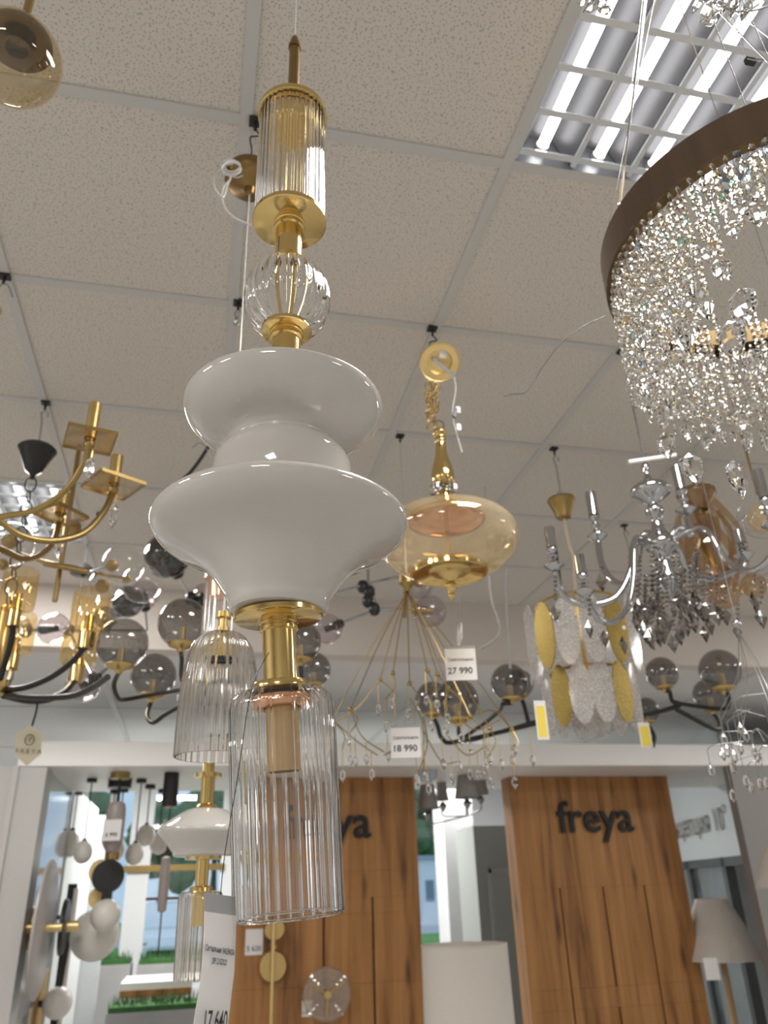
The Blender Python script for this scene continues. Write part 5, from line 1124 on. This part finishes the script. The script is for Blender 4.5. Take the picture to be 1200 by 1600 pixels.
# ================================================================== BETWEEN AND BESIDE THE PANELS
struct(box('wall_column', (ptY(700, 1400, 7.6).x, 7.6, 0), (ptY(748, 1400, 7.6).x, 7.95, ZL), mat('marbled_white', (.72, .73, .75), .4, 0, .12, 5)))
cab = thing('cabinet', 'grey green panelled cabinet between the oak panels', 'cabinet', (ptY(775, 1500, 6.9).x, 7.1, 0)); CABM = mat('sage_grey_paint', (.36, .38, .36), .5, 0, .03)
cx0, cx1 = ptY(747, 1400, 6.9).x, ptY(840, 1400, 6.9).x; cz = ptY(770, 1290, 6.9).z
box('body', (cx0, 6.9, 0), (cx1, 7.4, cz), CABM, cab); dl = ptY(764, 1400, 6.9).x; dz1 = ptY(764, 1358, 6.9).z
d_ = box('door', (dl, 6.882, .2), (cx1-.05, 6.899, dz1), mat('sage_grey_door', (.39, .41, .39), .5), cab)
for lo, hi in (((dl, .2), (dl+.03, dz1)), ((dl, dz1-.03), (cx1-.05, dz1))): box('door_moulding', (lo[0], 6.874, lo[1]), (hi[0], 6.8825, hi[1]), mat('sage_grey_moulding', (.44, .46, .44), .5), d_)
# drum table lamp
c = ptY(729, 1535, 4.6); A = (c.x, c.y); t = thing('table_lamp', 'wide cylindrical linen lampshade standing between the oak panels', 'table lamp', (A[0], A[1], .751))
R_ = px2m(c, 68); zt5 = zp(A, 1475)
lathe('lamp_shade', A, [(zt5, R_-.004), (zt5, R_), (zt5-.38, R_*1.02), (zt5-.38, R_*1.02-.004), (zt5, R_-.004)], LINEN, t, 56)
for zz in (zt5-.004, zt5-.376): v, f = ring_g((A[0], A[1], zz), (0, 0, 1), R_, .004, 48, 6); link('shade_trim', v, f, LINEN, t)
lathe('base', A, fine([(zt5-.1, .012), (.752+(zt5-.852)*.8, .015), (.752+(zt5-.852)*.55, .06), (.752+(zt5-.852)*.3, .07), (.775, .05), (.752, .09)], 3), WHITE, t, 28); pass
tb = thing('display_table', 'white display table carrying the cylindrical linen lamp', 'table', (A[0], A[1]+.1, 0)); box('top', (A[0]-.6, A[1]-.35, .70), (A[0]+.6, A[1]+.35, .749), WHITE, tb)
for sx in (-.55, .55):
    for sy in (-.3, .3): box('leg', (A[0]+sx-.025, A[1]+sy-.025, 0), (A[0]+sx+.025, A[1]+sy+.025, .70), WHITE, tb)
# cone lamp and the shade at the right edge
LWOOD = mat('light_wood_pole', (.52, .33, .17), .5, 0, .15, 12)
def cone_lamp(label, px_, y0, y1, r0, r1, Y, wood=True):
    c = ptY(px_, (y0+y1)/2, Y); A = (c.x, c.y); t = thing('floor_lamp', label, 'floor lamp', (A[0], A[1], 0)); z0, z1 = zp(A, y0), zp(A, y1)
    lathe('lamp_shade', A, [(z0, rp(A, y0, r0)), (z1, rp(A, y1, r1)), (z1, rp(A, y1, r1)-.004), (z0, rp(A, y0, r0)-.004), (z0, rp(A, y0, r0))], LINEN, t, 48)
    tube('pole', [(A[0], A[1], z0-.05), (A[0], A[1], .03)], .022, LWOOD, t, 12); lathe('base', A, disc_prof(.03, 0, .16), OAK, t, 32); return A, t
A, t = cone_lamp('cream cone lampshade on a wooden pole beside the oak panel', 1120, 1404, 1499, 24, 64, 5.6)
k_ = pt(1112, 1514, 5.65); u = px2m(k_, 1); obox('price_card', k_, rr_*11*u, Vector((0, 0, 15*u)), Vector((0, .001, 0)), PAPER, t)
cone_lamp('cream cone lampshade cut off at the right edge', 1222, 1325, 1386, 20, 46, 4.5)
# small shaded chandelier hanging between the panels
c = ptY(725, 1215, 5.6); A = (c.x, c.y); u = px2m(c, 1); t = thing('shade_chandelier', 'small chandelier with grey fabric shades hung between the oak panels', 'chandelier', (A[0], A[1], zp(A, 1300)))
tube('stem', [(A[0], A[1], zb), (A[0], A[1], zp(A, 1275))], .008, STEEL, t, 8); SH = mat('grey_fabric_shade', (.30, .29, .27), .85, 0, .08, 60)
for px_, py_, r_, hd in ((728, 1228, 19, 5.75), (748, 1222, 14, 6.1), (668, 1245, 17, 5.9), (690, 1232, 10, 6.1)):
    q = pt(px_, py_, hd); B = (q.x, q.y); w_ = px2m(q, 1)
    o = lathe('fabric_shade', B, [(q.z+18*w_, r_*.62*w_), (q.z-18*w_, r_*w_), (q.z-18*w_, r_*.97*w_), (q.z+18*w_, r_*.6*w_)], SH, t, 28)
    lathe('candle_cup', B, [(q.z-20*w_, 3*w_), (q.z-26*w_, 7*w_), (q.z-32*w_, 3*w_), (q.z-34*w_, .5*w_)], STEEL, o, 12); tube('arm', [Vector((A[0], A[1], zp(A, 1275))), Vector((q.x, q.y, q.z-40*w_)), Vector((q.x, q.y, q.z-28*w_))], .006, STEEL, t, 6, 4)
q = pt(668, 1206, 5.4); t = thing('globe_lamp', 'pale blue glass ball hanging before the edge of the left oak panel', 'pendant lamp', q-Vector((0, 0, .1)))
lathe('glass_ball', (q.x, q.y), sphere_prof(q.z, px2m(q, 17), n=12), thin('pale_blue_glass', (.75, .82, .9), .1, (1, 1, 1), .05, .35, (.7, .78, .88)), t, 28); tube('stem', [q+Vector((0, 0, .06)), (q.x, q.y, ZL)], .005, STEEL, t, 6)

# shop front wall with lettering, running obliquely
dd = ray(650, 1388); dd = Vector((dd.x, dd.y, 0)).normalized(); base = ptY(1158, 1300, 6.0); base.z = 0
n_ = Vector((dd.y, -dd.x, 0)); n_ = n_ if n_.dot(EYE-base) > 0 else -n_
def on_front(px_, py_):
    d = ray(px_, py_); k = (base-EYE).dot(n_)/d.dot(n_); return EYE+d*k
Lw = 3.6; zf = on_front(1090, 1345).z; sf = struct(obox('wall_shopfront', base+dd*Lw/2+Vector((0, 0, (zf+ZL)/2)), dd*Lw/2, n_*-.03, Vector((0, 0, (ZL-zf)/2)), GREYW))
DARKF = mat('anthracite_frame', (.075, .085, .09), .4, 0, .05)
ax0, ax1 = on_front(1157, 1450), on_front(1098, 1450); ax2 = on_front(1060, 1450)
obox('frame_head', base+dd*Lw/2+Vector((0, 0, zf-.03)), dd*Lw/2, n_*.04, Vector((0, 0, .035)), DARKF, sf)
for q in (ax0, ax1): obox('frame_post', Vector((q.x, q.y, zf/2)), dd*.045, n_*.04, Vector((0, 0, zf/2)), DARKF, sf)
q = base+dd*Lw; obox('frame_post', Vector((q.x, q.y, zf/2)), dd*.045, n_*.04, Vector((0, 0, zf/2)), DARKF, sf)
GLS = thin('shopfront_glass', (.80, .86, .87), .12, (1, 1, 1), .02, .20, (.55, .63, .65), 3)
for a, b in ((ax0, ax1), (ax1, q)):
    m_ = (a+b)/2; obox('pane', Vector((m_.x, m_.y, zf/2)), Vector((b.x-a.x, b.y-a.y, 0))*.49, n_*.004, Vector((0, 0, zf/2-.02)), GLS, sf)
tp = on_front(1148, 1294); uu = px2m(tp, 1)
text('lettering', 'концепция 10°', 50*uu, tp+n_*.045, -dd, (0, 0, 1), INKG, sf, 'RIGHT', .0006, 0.)
